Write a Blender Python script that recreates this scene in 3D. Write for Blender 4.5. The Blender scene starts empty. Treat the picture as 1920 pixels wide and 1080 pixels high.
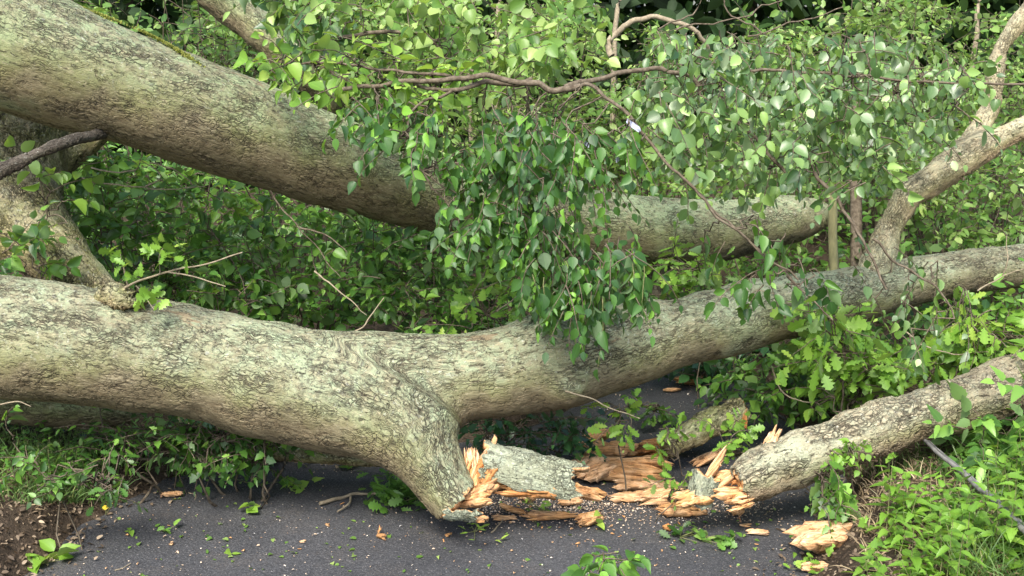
import bpy, math, random
import numpy as np
from mathutils import Vector

# ------------------------------------------------------------------ camera
F = 2318.0                       # focal length in photo pixels (1920 wide)
PITCH = math.radians(12.0)
CAM = np.array([0.0, 0.0, 1.6])
FWD = np.array([0, math.cos(PITCH), -math.sin(PITCH)])
UP = np.array([0, math.sin(PITCH), math.cos(PITCH)])
RIGHT = np.array([1.0, 0, 0])
scene = bpy.context.scene
COL = scene.collection
cd = bpy.data.cameras.new('camera'); cam = bpy.data.objects.new('camera', cd); COL.objects.link(cam)
cam.location = CAM; cam.rotation_euler = (math.radians(90) - PITCH, 0, 0)
cd.sensor_width = 36; cd.lens = 36 * F / 1920; cd.clip_start = 0.05; cd.clip_end = 400
scene.camera = cam

# ------------------------------------------------------------------ light
SUN_EL, SUN_AZ = math.radians(52), math.radians(-163)    # azimuth from +Y towards +X
world = bpy.data.worlds.new('World'); scene.world = world; world.use_nodes = True
wn = world.node_tree.nodes; wl = world.node_tree.links
sky = wn.new('ShaderNodeTexSky'); sky.sky_type = 'NISHITA'; sky.sun_disc = False
sky.sun_elevation = SUN_EL; sky.sun_rotation = SUN_AZ; sky.air_density = 1.0; sky.dust_density = 3.0
wl.new(sky.outputs[0], wn['Background'].inputs[0]); wn['Background'].inputs[1].default_value = 0.15
sd = bpy.data.lights.new('sun', 'SUN'); sd.energy = 2.3; sd.angle = math.radians(22.0); sd.color = (1.0, 0.95, 0.87)
sun = bpy.data.objects.new('sun', sd); COL.objects.link(sun)
sv = Vector((math.sin(SUN_AZ) * math.cos(SUN_EL), math.cos(SUN_AZ) * math.cos(SUN_EL), math.sin(SUN_EL)))
sun.rotation_euler = sv.to_track_quat('Z', 'Y').to_euler(); sun.location = (0, 0, 20)
scene.view_settings.view_transform = 'Standard'; scene.view_settings.look = 'None'
scene.view_settings.gamma = 1; scene.view_settings.exposure = 1.36
scene.cycles.max_bounces = 6; scene.cycles.transparent_max_bounces = 4
scene.cycles.diffuse_bounces = 3; scene.cycles.transmission_bounces = 3; scene.cycles.glossy_bounces = 2

R = np.random.default_rng(7)

# ------------------------------------------------------------------ points
def P(px, py, d):
    px = np.asarray(px, float)[..., None]; py = np.asarray(py, float)[..., None]; d = np.asarray(d, float)[..., None]
    return CAM + FWD * d + RIGHT * ((px - 960) / F * d) + UP * ((540 - py) / F * d)

def nrm(v):
    return v / np.maximum(np.linalg.norm(v, axis=-1, keepdims=True), 1e-9)

def Gz(px, py, z=0.0):
    px = np.asarray(px, float); py = np.asarray(py, float)
    r = FWD + RIGHT * ((px - 960) / F)[..., None] + UP * ((540 - py) / F)[..., None]
    t = (z - CAM[2]) / r[..., 2]
    return CAM + r * t[..., None]

# value noise (vectorised)
def _hash(i, j, k):
    h = (i * 374761393 + j * 668265263 + k * 2147483647 + 1013904223) & 0xffffffff
    h = ((h ^ (h >> 13)) * 1274126177) & 0xffffffff
    h = ((h ^ (h >> 16)) * 2246822519) & 0xffffffff
    return ((h ^ (h >> 15)) & 0xffff) / 65535.0
def noise(p):
    p = np.asarray(p, float); i = np.floor(p).astype(np.int64); f = p - i; f = f * f * (3 - 2 * f)
    out = 0
    for a in (0, 1):
        for b in (0, 1):
            for c in (0, 1):
                w = (f[..., 0] if a else 1 - f[..., 0]) * (f[..., 1] if b else 1 - f[..., 1]) * (f[..., 2] if c else 1 - f[..., 2])
                out = out + w * _hash(i[..., 0] + a, i[..., 1] + b, i[..., 2] + c)
    return out * 2 - 1
def fbm(p, o=3):
    s = 0; a = 1.0; p = np.asarray(p, float)
    for _ in range(o):
        s = s + a * noise(p); p = p * 2.03 + 17.3; a *= 0.5
    return s

# ------------------------------------------------------------------ path and terrain height
LP = [(-60, 1200), (60, 1085), (130, 1020), (215, 955), (330, 900), (520, 868), (800, 845), (1010, 800), (1110, 752), (1180, 690), (1240, 640)]
RP = [(1330, 640), (1370, 700), (1430, 760), (1540, 850), (1575, 910), (1545, 975), (1500, 1050), (1470, 1200)]
PATH = np.array([Gz(np.array(a[0]), np.array(a[1]))[:2] for a in LP + RP])
def path_sd(x, y):
    """signed distance to the path's edge, positive outside"""
    d = np.full(x.shape, 1e9); inside = np.zeros(x.shape, bool)
    n = len(PATH)
    for i in range(n):
        a = PATH[i]; b = PATH[(i + 1) % n]; e = b - a
        t = np.clip(((x - a[0]) * e[0] + (y - a[1]) * e[1]) / (e @ e), 0, 1)
        d = np.minimum(d, np.hypot(x - a[0] - t * e[0], y - a[1] - t * e[1]))
        c = ((a[1] <= y) & (b[1] > y)) | ((b[1] <= y) & (a[1] > y))
        xi = a[0] + (y - a[1]) / (e[1] if abs(e[1]) > 1e-9 else 1e-9) * e[0]
        inside ^= c & (x < xi)
    return np.where(inside, -d, d)
def sstep(a, b, t):
    t = np.clip((t - a) / (b - a), 0, 1); return t * t * (3 - 2 * t)
def height(x, y):
    x = np.asarray(x, float); y = np.asarray(y, float)
    d = path_sd(x, y) + 0.03 * fbm(np.stack([x * 9, y * 9, x * 0], -1), 2)
    h = -0.02 + 0.024 * sstep(-0.02, 0.05, d) + 0.10 * sstep(0.03, 0.16, d) + 0.10 * np.clip(d, 0, 1.8)
    h = h + np.where(d > 0.03, 0.03 * fbm(np.stack([x * 5, y * 5, x * 0 + 3], -1), 3) * np.clip(d * 6, 0, 1), 0)
    h = h - 0.10 * sstep(4.2, 5.0, y) * sstep(0.1, 1.0, d) * (x < 0)
    h = h + 0.3 * sstep(8, 20, y) + 0.4 * sstep(9, 12, y) * fbm(np.stack([x * .4, y * .4, x * 0 + 8], -1), 2)
    return h
def GT(px, py):
    """where the ray through a photo point meets the terrain"""
    px = np.asarray(px, float); py = np.asarray(py, float)
    r = FWD + RIGHT * ((px - 960) / F)[..., None] + UP * ((540 - py) / F)[..., None]
    z = np.zeros(px.shape)
    for _ in range(14):
        t = (z - CAM[2]) / r[..., 2]; p = CAM + r * t[..., None]
        z = z * 0.5 + 0.5 * np.maximum(height(p[..., 0], p[..., 1]), 0)
    return p

# ------------------------------------------------------------------ object helpers
def tag(o, label=None, cat=None, group=None, kind=None):
    if label: o['label'] = label
    if cat: o['category'] = cat
    if group: o['group'] = group
    if kind: o['kind'] = kind
    return o
def empty(name, loc, label, cat, group=None):
    o = bpy.data.objects.new(name, None); COL.objects.link(o); o.location = tuple(np.asarray(loc, float))
    o.empty_display_size = 0.1
    return tag(o, label, cat, group)
def link(name, me, parent=None):
    o = bpy.data.objects.new(name, me); COL.objects.link(o)
    if parent is not None:
        o.parent = parent
        o.matrix_parent_inverse.identity()
        off = parent.location
        o.location = (-off[0], -off[1], -off[2])      # meshes are written in world coordinates
    return o
def mesh(name, V, faces, mats, smooth=False, attrs=None, mi=None):
    me = bpy.data.meshes.new(name)
    V = np.asarray(V, float)
    if isinstance(faces, tuple):            # (flat indices, sizes)
        idx, sizes = faces
    elif isinstance(faces, np.ndarray):
        idx = faces.reshape(-1); sizes = np.full(len(faces), faces.shape[1])
    else:
        sizes = np.array([len(f) for f in faces]); idx = np.array([i for f in faces for i in f])
    me.vertices.add(len(V)); me.vertices.foreach_set('co', V.reshape(-1).astype(np.float32))
    me.loops.add(len(idx)); me.loops.foreach_set('vertex_index', idx.astype(np.int32))
    me.polygons.add(len(sizes)); st = np.concatenate([[0], np.cumsum(sizes)[:-1]])
    me.polygons.foreach_set('loop_start', st.astype(np.int32)); me.polygons.foreach_set('loop_total', sizes.astype(np.int32))
    if smooth: me.polygons.foreach_set('use_smooth', np.ones(len(sizes), bool))
    if not isinstance(mats, (list, tuple)): mats = [mats]
    for m in mats: me.materials.append(m)
    if mi is not None: me.polygons.foreach_set('material_index', np.asarray(mi, np.int32))
    me.update(calc_edges=True)
    for k, v in (attrs or {}).items():
        v = np.asarray(v, np.float32)
        if v.ndim == 1:
            a = me.attributes.new(k, 'FLOAT', 'POINT'); a.data.foreach_set('value', v)
        else:
            a = me.attributes.new(k, 'FLOAT_VECTOR', 'POINT'); a.data.foreach_set('vector', v.reshape(-1))
    return me

# ------------------------------------------------------------------ materials
class NT:
    def __init__(s, name):
        s.m = bpy.data.materials.new(name); s.m.use_nodes = True
        s.t = s.m.node_tree; s.N = s.t.nodes; s.L = s.t.links
        s.b = s.N['Principled BSDF']; s.out = s.N['Material Output']
    def n(s, typ, ins=None, **kw):
        nd = s.N.new(typ)
        for k, v in kw.items(): setattr(nd, k, v)
        for k, v in (ins or {}).items():
            if isinstance(v, bpy.types.NodeSocket): s.L.new(v, nd.inputs[k])
            else: nd.inputs[k].default_value = v
        return nd
    def attr(s, name): return s.n('ShaderNodeAttribute', attribute_name=name)
    def math(s, op, a, b=0.0, clamp=False):
        nd = s.n('ShaderNodeMath', {0: a, 1: b}, operation=op); nd.use_clamp = clamp; return nd.outputs[0]
    def mix(s, f, a, b, bt='MIX'):
        nd = s.N.new('ShaderNodeMix'); nd.data_type = 'RGBA'; nd.blend_type = bt
        for i, v in ((0, f), (6, a), (7, b)):
            if isinstance(v, bpy.types.NodeSocket): s.L.new(v, nd.inputs[i])
            else: nd.inputs[i].default_value = v if i == 0 else (*v[:3], 1)
        return nd.outputs[2]
    def ramp(s, f, pts):
        nd = s.n('ShaderNodeValToRGB', {0: f}); e = nd.color_ramp.elements
        while len(e) < len(pts): e.new(0.5)
        for q, (p, c) in zip(e, pts):
            q.position = p; q.color = (c, c, c, 1) if isinstance(c, (int, float)) else (*c, 1)
        return nd.outputs[0]
    def vmul(s, v, sc): return s.n('ShaderNodeVectorMath', {0: v, 1: sc}, operation='MULTIPLY').outputs[0]
    def vadd(s, v, w): return s.n('ShaderNodeVectorMath', {0: v, 1: w}, operation='ADD').outputs[0]
    def noise(s, v, sc, det=4, rough=.55): return s.n('ShaderNodeTexNoise', {'Vector': v, 'Scale': sc, 'Detail': det, 'Roughness': rough})
    def map(s, v, a, b, c=0.0, d=1.0):
        return s.n('ShaderNodeMapRange', {'Value': v, 'From Min': a, 'From Max': b, 'To Min': c, 'To Max': d}).outputs[0]

def bark_mat(name, brown=(.092, .073, .045), tan=(.232, .207, .132), lichen=(.28, .36, .225), algae=(.225, .255, .09), amount=0.65,
             cr=1.0, along=.30, scale=1.0, moss=0.0, disp=.007):
    t = NT(name); b = t.attr('bark').outputs['Vector']
    warp = t.noise(b, 14 * scale, 3).outputs['Color']
    w2 = t.vmul(t.vadd(warp, (-.5, -.5, -.5)), (.075 / scale, .05 / scale, .05 / scale))
    v = t.vmul(t.vadd(b, w2), (along, 1, 1))
    vo = t.n('ShaderNodeTexVoronoi', {'Vector': v, 'Scale': 88 * scale}, feature='DISTANCE_TO_EDGE').outputs['Distance']
    fib = t.noise(t.vmul(b, (.20, 1, 1)), 120 * scale, 5, .7).outputs[0]
    fine = t.noise(b, 260 * scale, 3, .6).outputs[0]
    blot = t.noise(b, 5.5, 4, .6).outputs[0]
    blot2 = t.noise(t.vadd(b, (3.3, 1.1, 7.7)), 26, 5, .7).outputs[0]
    # long wavy furrows and short cracks, opening and closing over the bark
    fur = t.math('ABSOLUTE', t.math('SUBTRACT', t.noise(t.vmul(v, (.8, 1, 1)), 30 * scale, 3, .55).outputs[0], .5))
    c0 = t.map(fur, .0, .028, 1, 0)
    openm = t.map(t.noise(t.vmul(b, (.5, 1, 1)), 13 * scale, 4, .65).outputs[0], .42, .60, .10, 1)
    c1 = t.math('MULTIPLY', t.map(vo, .0, .13, 1, 0), openm)
    dash = t.map(t.noise(t.vmul(t.vadd(b, w2), (.25, 1, 1)), 85 * scale, 4, .75).outputs[0], .44, .35)
    crack = t.math('MAXIMUM', t.math('MULTIPLY', c0, openm), t.math('MAXIMUM', t.math('MULTIPLY', c1, .75), t.math('MULTIPLY', dash, .8)), True)
    sep = t.n('ShaderNodeSeparateXYZ', {0: b})
    upn = t.attr('upness').outputs['Fac']
    base = t.mix(t.map(fib, .36, .64), brown, tan)
    base = t.mix(t.math('MULTIPLY', t.map(blot2, .45, .6), .5), base, tuple(c * 1.25 for c in tan))
    # weathered upper side: paler plates, crusts of lichen; algae band below it
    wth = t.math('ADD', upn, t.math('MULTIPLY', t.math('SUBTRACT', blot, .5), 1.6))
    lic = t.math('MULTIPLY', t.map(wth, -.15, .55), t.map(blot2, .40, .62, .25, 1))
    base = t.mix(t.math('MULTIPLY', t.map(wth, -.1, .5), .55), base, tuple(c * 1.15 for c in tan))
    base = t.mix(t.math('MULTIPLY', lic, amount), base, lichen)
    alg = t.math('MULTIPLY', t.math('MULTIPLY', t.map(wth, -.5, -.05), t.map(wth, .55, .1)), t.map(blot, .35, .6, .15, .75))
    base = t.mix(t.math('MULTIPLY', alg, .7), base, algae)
    if moss:
        ms = t.map(t.noise(b, 9, 5, .65).outputs[0], .5 - .12 * moss, .62)
        base = t.mix(t.math('MULTIPLY', ms, .8), base, (.16, .17, .045))
    flk = t.map(t.noise(t.vmul(b, (.3, 1, 1)), 105 * scale, 3, .75).outputs[0], .56, .66)
    base = t.mix(t.math('MULTIPLY', flk, .7), base, tuple(min(.8, c * 1.75) for c in tan))
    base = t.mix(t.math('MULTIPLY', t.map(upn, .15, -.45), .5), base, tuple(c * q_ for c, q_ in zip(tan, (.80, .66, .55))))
    spots = t.math('MULTIPLY', t.map(t.noise(b, 75, 3, .7).outputs[0], .60, .68), t.map(upn, -.3, .6))
    base = t.mix(t.math('MULTIPLY', spots, .45), base, (.55, .57, .50))
    big = t.noise(t.vmul(b, (.6, 1, 1)), 2.6, 4, .6).outputs[0]
    base = t.mix(t.math('MULTIPLY', t.map(big, .54, .66), .45), base, tuple(c * 1.2 for c in brown))
    base = t.mix(t.math('MULTIPLY', t.map(big, .44, .34), .35), base, tuple(min(.8, c * 1.3) for c in lichen))
    scr = t.math('MULTIPLY', t.map(t.noise(t.vmul(t.vadd(b, (7, 3, 5)), (.35, 1, 1)), 9, 5, .6).outputs[0], .665, .69), .8)
    base = t.mix(scr, base, (.22, .165, .10))
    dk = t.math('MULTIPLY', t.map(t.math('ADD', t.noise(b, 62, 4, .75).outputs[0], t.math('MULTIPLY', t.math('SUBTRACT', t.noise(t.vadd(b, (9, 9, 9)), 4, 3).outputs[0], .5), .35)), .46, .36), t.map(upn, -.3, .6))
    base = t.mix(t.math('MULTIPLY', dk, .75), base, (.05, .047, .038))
    base = t.mix(t.math('MULTIPLY', crack, .95 * cr), base, (.035, .028, .02))
    t.L.new(base, t.b.inputs['Base Color']); t.b.inputs['Roughness'].default_value = .9; t.b.inputs['Specular IOR Level'].default_value = .2
    h = t.math('SUBTRACT', t.math('ADD', t.math('MULTIPLY', fib, .5), t.math('MULTIPLY', fine, .18)), t.math('MULTIPLY', crack, .75 * cr))
    h = t.math('ADD', h, t.math('MULTIPLY', blot2, .35))
    dn = t.n('ShaderNodeDisplacement', {'Height': h, 'Midlevel': .3, 'Scale': disp * 1.05})
    t.L.new(dn.outputs[0], t.out.inputs['Displacement']); t.m.displacement_method = 'BOTH'
    return t.m

def leaf_mat(name, dark, mid, light, back, rough=.38, trans=.35, tcol=(.30, .48, .05), spec=.5):
    t = NT(name); lv = t.attr('lv').outputs['Fac']
    c = t.ramp(lv, [(0, dark), (.5, mid), (.93, light), (1.0, tuple(min(.5, x * 1.25) for x in light))])
    geo = t.n('ShaderNodeNewGeometry')
    vein = t.attr('rib').outputs['Fac']
    c = t.mix(t.math('MULTIPLY', t.map(vein, .88, 1.0), .35), c, tuple(x * 1.7 for x in mid))
    c = t.mix(t.math('MULTIPLY', geo.outputs['Backfacing'], .75), c, back)
    t.L.new(c, t.b.inputs['Base Color']); t.b.inputs['Roughness'].default_value = rough
    t.b.inputs['Specular IOR Level'].default_value = spec
    tc = t.mix(t.map(lv, 0, 1, .0, .9), tuple(x * .55 for x in tcol), tcol)
    tr = t.n('ShaderNodeBsdfTranslucent', {'Color': tc})
    ms = t.n('ShaderNodeMixShader', {0: trans, 1: t.b.outputs[0], 2: tr.outputs[0]})
    t.L.new(ms.outputs[0], t.out.inputs['Surface'])
    return t.m

def simple_noise_mat(name, a, b, scale=40, stretch=(1, 1, 1), rough=.85, bump=.4, dist=.01, spec=.2, coord='Object'):
    t = NT(name); co = t.n('ShaderNodeTexCoord').outputs[coord]; v = t.vmul(co, stretch)
    n1 = t.noise(v, scale, 5, .65).outputs[0]
    t.L.new(t.mix(t.map(n1, .35, .65), a, b), t.b.inputs['Base Color'])
    t.b.inputs['Roughness'].default_value = rough; t.b.inputs['Specular IOR Level'].default_value = spec
    bp = t.n('ShaderNodeBump', {'Height': n1, 'Strength': bump, 'Distance': dist}); t.L.new(bp.outputs[0], t.b.inputs['Normal'])
    return t.m

def wood_mat(name, pale, orange, dark, amt=.5):
    """torn wood: fibres run along the attribute's first axis"""
    t = NT(name); g = t.attr('grain').outputs['Vector']
    f1 = t.noise(t.vmul(g, (.09, 1, 1)), 170, 5, .65).outputs[0]
    f2 = t.noise(t.vmul(g, (.35, 1, 1)), 30, 4, .6).outputs[0]
    f3 = t.noise(t.vadd(g, (4, 5, 6)), 17, 4, .65).outputs[0]
    c = t.mix(t.map(f2, .38, .62), pale, orange)
    c = t.mix(t.math('MULTIPLY', t.map(f1, .54, .42), .8), c, tuple(x * .55 for x in orange))
    c = t.mix(t.math('MULTIPLY', t.map(f3, .56, .63), amt), c, dark)
    t.L.new(c, t.b.inputs['Base Color']); t.b.inputs['Roughness'].default_value = .8; t.b.inputs['Specular IOR Level'].default_value = .2
    h = t.math('ADD', f1, f2)
    bp = t.n('ShaderNodeBump', {'Height': h, 'Strength': .9, 'Distance': .006}); t.L.new(bp.outputs[0], t.b.inputs['Normal'])
    return t.m

M = {}
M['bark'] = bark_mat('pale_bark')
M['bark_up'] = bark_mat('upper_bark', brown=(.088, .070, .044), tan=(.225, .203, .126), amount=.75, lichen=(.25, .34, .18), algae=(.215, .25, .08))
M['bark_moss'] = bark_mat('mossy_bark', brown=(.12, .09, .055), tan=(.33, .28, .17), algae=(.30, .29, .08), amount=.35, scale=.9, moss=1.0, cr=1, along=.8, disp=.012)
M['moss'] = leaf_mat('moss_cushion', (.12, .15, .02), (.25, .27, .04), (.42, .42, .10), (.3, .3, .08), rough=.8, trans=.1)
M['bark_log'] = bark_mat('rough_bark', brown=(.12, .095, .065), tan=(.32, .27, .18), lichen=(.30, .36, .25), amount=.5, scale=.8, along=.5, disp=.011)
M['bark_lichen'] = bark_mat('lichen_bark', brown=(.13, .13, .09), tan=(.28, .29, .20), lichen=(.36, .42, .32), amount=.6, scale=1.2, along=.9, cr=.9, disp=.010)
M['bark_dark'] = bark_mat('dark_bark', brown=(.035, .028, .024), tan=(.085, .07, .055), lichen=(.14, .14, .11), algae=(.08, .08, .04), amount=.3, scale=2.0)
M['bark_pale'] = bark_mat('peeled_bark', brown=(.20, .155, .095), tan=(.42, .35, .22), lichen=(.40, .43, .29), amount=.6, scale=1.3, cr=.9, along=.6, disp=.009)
M['twig'] = simple_noise_mat('twig_bark', (.06, .045, .03), (.17, .14, .10), 60)
M['twig_green'] = simple_noise_mat('green_twig', (.10, .12, .04), (.22, .22, .10), 60)
M['twig_pale'] = simple_noise_mat('pale_twig', (.19, .155, .105), (.33, .28, .19), 60)
M['wood'] = wood_mat('torn_wood', (.76, .49, .27), (.66, .34, .13), (.22, .09, .04), .5)
M['wood_pale'] = wood_mat('pale_torn_wood', (.80, .55, .34), (.70, .40, .19), (.32, .15, .08), .4)
M['wood_dark'] = wood_mat('rotten_wood', (.62, .33, .13), (.45, .19, .06), (.07, .03, .02), .85)
M['leaf_front'] = leaf_mat('ovate_leaf', (.022, .070, .020), (.06, .155, .03), (.16, .34, .04), (.16, .24, .13), rough=.45, trans=.34, tcol=(.30, .52, .04))
M['leaf_blue'] = leaf_mat('glossy_leaf', (.035, .09, .03), (.12, .215, .075), (.24, .38, .10), (.27, .34, .22), rough=.38, trans=.34, tcol=(.34, .55, .07), spec=.65)
M['leaf_lime'] = leaf_mat('young_leaf', (.09, .20, .025), (.17, .34, .04), (.28, .46, .07), (.22, .33, .12), rough=.45, trans=.42, tcol=(.42, .62, .06))
M['leaf_back'] = leaf_mat('thicket_leaf', (.05, .125, .022), (.14, .27, .05), (.30, .43, .12), (.22, .30, .12), rough=.42, trans=.40, tcol=(.36, .54, .07))
M['leaf_mid'] = leaf_mat('shade_leaf', (.028, .08, .018), (.085, .21, .03), (.22, .41, .07), (.18, .28, .12), rough=.40, trans=.38, tcol=(.32, .54, .06))
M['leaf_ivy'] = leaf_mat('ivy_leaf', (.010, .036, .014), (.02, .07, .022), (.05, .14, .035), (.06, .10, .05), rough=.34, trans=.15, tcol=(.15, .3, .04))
M['leaf_far'] = leaf_mat('woodland_leaf', (.008, .022, .006), (.02, .05, .012), (.05, .10, .02), (.04, .07, .03), rough=.6, trans=.15, tcol=(.12, .22, .03), spec=.2)  # leaf colour made very dark to stand in for the wood's inner shade
M['grass'] = leaf_mat('grass_blade', (.035, .085, .018), (.09, .18, .035), (.26, .30, .11), (.15, .25, .08), rough=.5, trans=.3)
M['straw'] = leaf_mat('dry_grass', (.16, .11, .06), (.30, .23, .13), (.46, .38, .24), (.3, .24, .14), rough=.7, trans=.1, tcol=(.4, .3, .15))
M['litter'] = leaf_mat('dead_leaf', (.045, .032, .02), (.14, .10, .062), (.36, .28, .19), (.22, .15, .09), rough=.7, trans=.1, tcol=(.35, .2, .08))
M['chipmix'] = leaf_mat('wood_crumb', (.30, .17, .10), (.58, .45, .32), (.74, .68, .58), (.5, .36, .22), rough=.8, trans=.0)
M['yellow'] = leaf_mat('yellow_leaf', (.55, .42, .04), (.62, .50, .05), (.7, .62, .1), (.5, .45, .1), trans=.3, tcol=(.7, .6, .05))
M['fleck_sheet'] = simple_noise_mat('pale_fleck', (.34, .36, .47), (.50, .52, .62), 60, rough=.6)
M['cable'] = simple_noise_mat('cable_sheath', (.10, .10, .095), (.22, .215, .20), 30, rough=.55, spec=.4)
M['stake'] = simple_noise_mat('stake_wood', (.17, .16, .08), (.33, .31, .15), 25, (1, 1, .15), rough=.8)

t = NT('asphalt'); co = t.n('ShaderNodeTexCoord').outputs['Object']
g1 = t.n('ShaderNodeTexVoronoi', {'Vector': co, 'Scale': 130.0}).outputs; g2 = t.noise(co, 300, 3, .75).outputs[0]; g3 = t.noise(co, 2.2, 5, .6).outputs[0]
c = t.mix(t.map(g3, .35, .65), (.036, .038, .041), (.064, .066, .070))
c = t.mix(t.math('MULTIPLY', t.map(g2, .5, .68), .8), c, (.17, .17, .18))
c = t.mix(t.math('MULTIPLY', t.map(t.noise(co, 130, 2, .6).outputs[0], .60, .68), .6), c, (.26, .25, .25))
c = t.mix(t.math('MULTIPLY', t.map(g1['Distance'], .3, .7), .5), c, (.016, .017, .02))
dust = t.math('MULTIPLY', t.map(t.noise(co, 5, 6, .7).outputs[0], .52, .72), t.map(t.noise(co, 150, 2).outputs[0], .45, .6))
c = t.mix(t.math('MULTIPLY', dust, .35), c, (.20, .16, .12))
t.L.new(c, t.b.inputs['Base Color']); t.b.inputs['Roughness'].default_value = .78; t.b.inputs['Specular IOR Level'].default_value = .35
bp = t.n('ShaderNodeBump', {'Height': t.math('SUBTRACT', g2, g1['Distance']), 'Strength': .8, 'Distance': .004}); t.L.new(bp.outputs[0], t.b.inputs['Normal'])
M['asphalt'] = t.m
t = NT('soil'); co = t.n('ShaderNodeTexCoord').outputs['Object']
a1 = t.noise(co, 7, 6, .7).outputs[0]; a2 = t.noise(co, 70, 5, .7).outputs[0]
c = t.mix(t.map(a1, .35, .65), (.048, .036, .026), (.115, .088, .062)); c = t.mix(t.math('MULTIPLY', t.map(a2, .5, .7), .7), c, (.20, .145, .10))
c = t.mix(t.math('MULTIPLY', t.map(a2, .42, .3), .8), c, (.022, .015, .010))
t.L.new(c, t.b.inputs['Base Color']); t.b.inputs['Roughness'].default_value = .95; t.b.inputs['Specular IOR Level'].default_value = .1
bp = t.n('ShaderNodeBump', {'Height': a2, 'Strength': 1.0, 'Distance': .03}); t.L.new(bp.outputs[0], t.b.inputs['Normal'])
M['soil'] = t.m

# ------------------------------------------------------------------ ground and path
def axis(lo, hi, step, far, grow=1.35):
    a = list(np.arange(lo, hi + 1e-6, step)); s = step
    x = a[-1]
    while x < far: s *= grow; x += s; a.append(x)
    x = a[0]; s = step
    while x > -far: s *= grow; x -= s; a.insert(0, x)
    return np.array(a)
gx = axis(-2.4, 2.6, .022, 90); gy = axis(2.9, 7.5, .025, 90)
X, Y = np.meshgrid(gx, gy, indexing='ij'); Z = height(X.ravel(), Y.ravel()).reshape(X.shape)
nx, ny = X.shape; ii = np.arange(nx * ny).reshape(nx, ny)
quads = np.stack([ii[:-1, :-1], ii[1:, :-1], ii[1:, 1:], ii[:-1, 1:]], -1).reshape(-1, 4)
tag(link('ground', mesh('ground', np.stack([X, Y, Z], -1).reshape(-1, 3), quads, M['soil'], True)), kind='structure')
cx, cy = PATH.mean(0)
big = PATH + nrm(PATH - PATH.mean(0)) * .10
# the path sheet: subdivided fan, its edge hidden under soil
me = mesh('path', np.concatenate([np.c_[big, np.zeros(len(big))]]), [list(range(len(big)))], M['asphalt'])
tag(link('path', me), kind='structure')

# ------------------------------------------------------------------ limbs: smooth union of tapered chains
def catmull(pts, n=6):
    pts = np.asarray(pts, float); p = np.vstack([2 * pts[0] - pts[1], pts, 2 * pts[-1] - pts[-2]]); out = []
    for i in range(1, len(p) - 2):
        for k in range(n):
            u = k / n
            out.append(.5 * (2 * p[i] + (p[i + 1] - p[i - 1]) * u + (2 * p[i - 1] - 5 * p[i] + 4 * p[i + 1] - p[i + 2]) * u * u + (-p[i - 1] + 3 * p[i] - 3 * p[i + 1] + p[i + 2]) * u ** 3))
    out.append(p[-2]); return np.array(out)
def pxchain(pts):
    """[(px, py, radius in px, depth)] -> points with radius in metres"""
    a = np.array(pts, float); c = P(a[:, 0], a[:, 1], a[:, 3]); r = a[:, 2] * a[:, 3] / F
    return np.c_[c, r]
def chain(pts, n=4, s0=0.0, world=False):
    a = np.array(pts, float) if world else pxchain(pts); c = catmull(a, n)
    seg = np.linalg.norm(np.diff(c[:, :3], axis=0), axis=1)
    return dict(c=c[:, :3], r=np.maximum(c[:, 3], .002), s=s0 + np.concatenate([[0], np.cumsum(seg)]))
def frames(T):
    upv = np.where(np.abs(T[:, 2:3]) > .9, np.array([[0, -1., 0]]), np.array([[0, 0, 1.]]))
    N = nrm(np.cross(T, upv)); B = nrm(np.cross(N, T)); return N, B
def tube_arrays(c, r, sides=12, caps=True):
    T = nrm(np.gradient(c, axis=0)); N, B = frames(T)
    a = np.linspace(0, 2 * math.pi, sides, endpoint=False)
    V = c[:, None] + r[:, None, None] * (np.cos(a)[None, :, None] * N[:, None] + np.sin(a)[None, :, None] * B[:, None])
    n = len(c); f = []
    for i in range(n - 1):
        for j in range(sides):
            k = (j + 1) % sides; f.append([i * sides + j, i * sides + k, (i + 1) * sides + k, (i + 1) * sides + j])
    if caps: f.append(list(range(sides))[::-1]); f.append([(n - 1) * sides + j for j in range(sides)])
    return V.reshape(-1, 3), f
def chain_eval(ch, p):
    best = np.full(len(p), 1e9); crd = np.zeros((len(p), 3)); c, r, s = ch['c'], ch['r'], ch['s']
    for i in range(len(c) - 1):
        a, b = c[i], c[i + 1]; e = b - a; L = np.linalg.norm(e)
        if L < 1e-6: continue
        T = e / L; N, B = frames(T[None]); w = p - a; t0 = (w @ T) / L; t = np.clip(t0, 0, 1)
        off = w - t[:, None] * e; d = np.linalg.norm(off, axis=1) - (r[i] + (r[i + 1] - r[i]) * t)
        m = d < best; best[m] = d[m]
        crd[m, 0] = s[i] + t[m] * L + (off[m] @ T); crd[m, 1] = off[m] @ N[0]; crd[m, 2] = off[m] @ B[0]
    return best, crd
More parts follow.
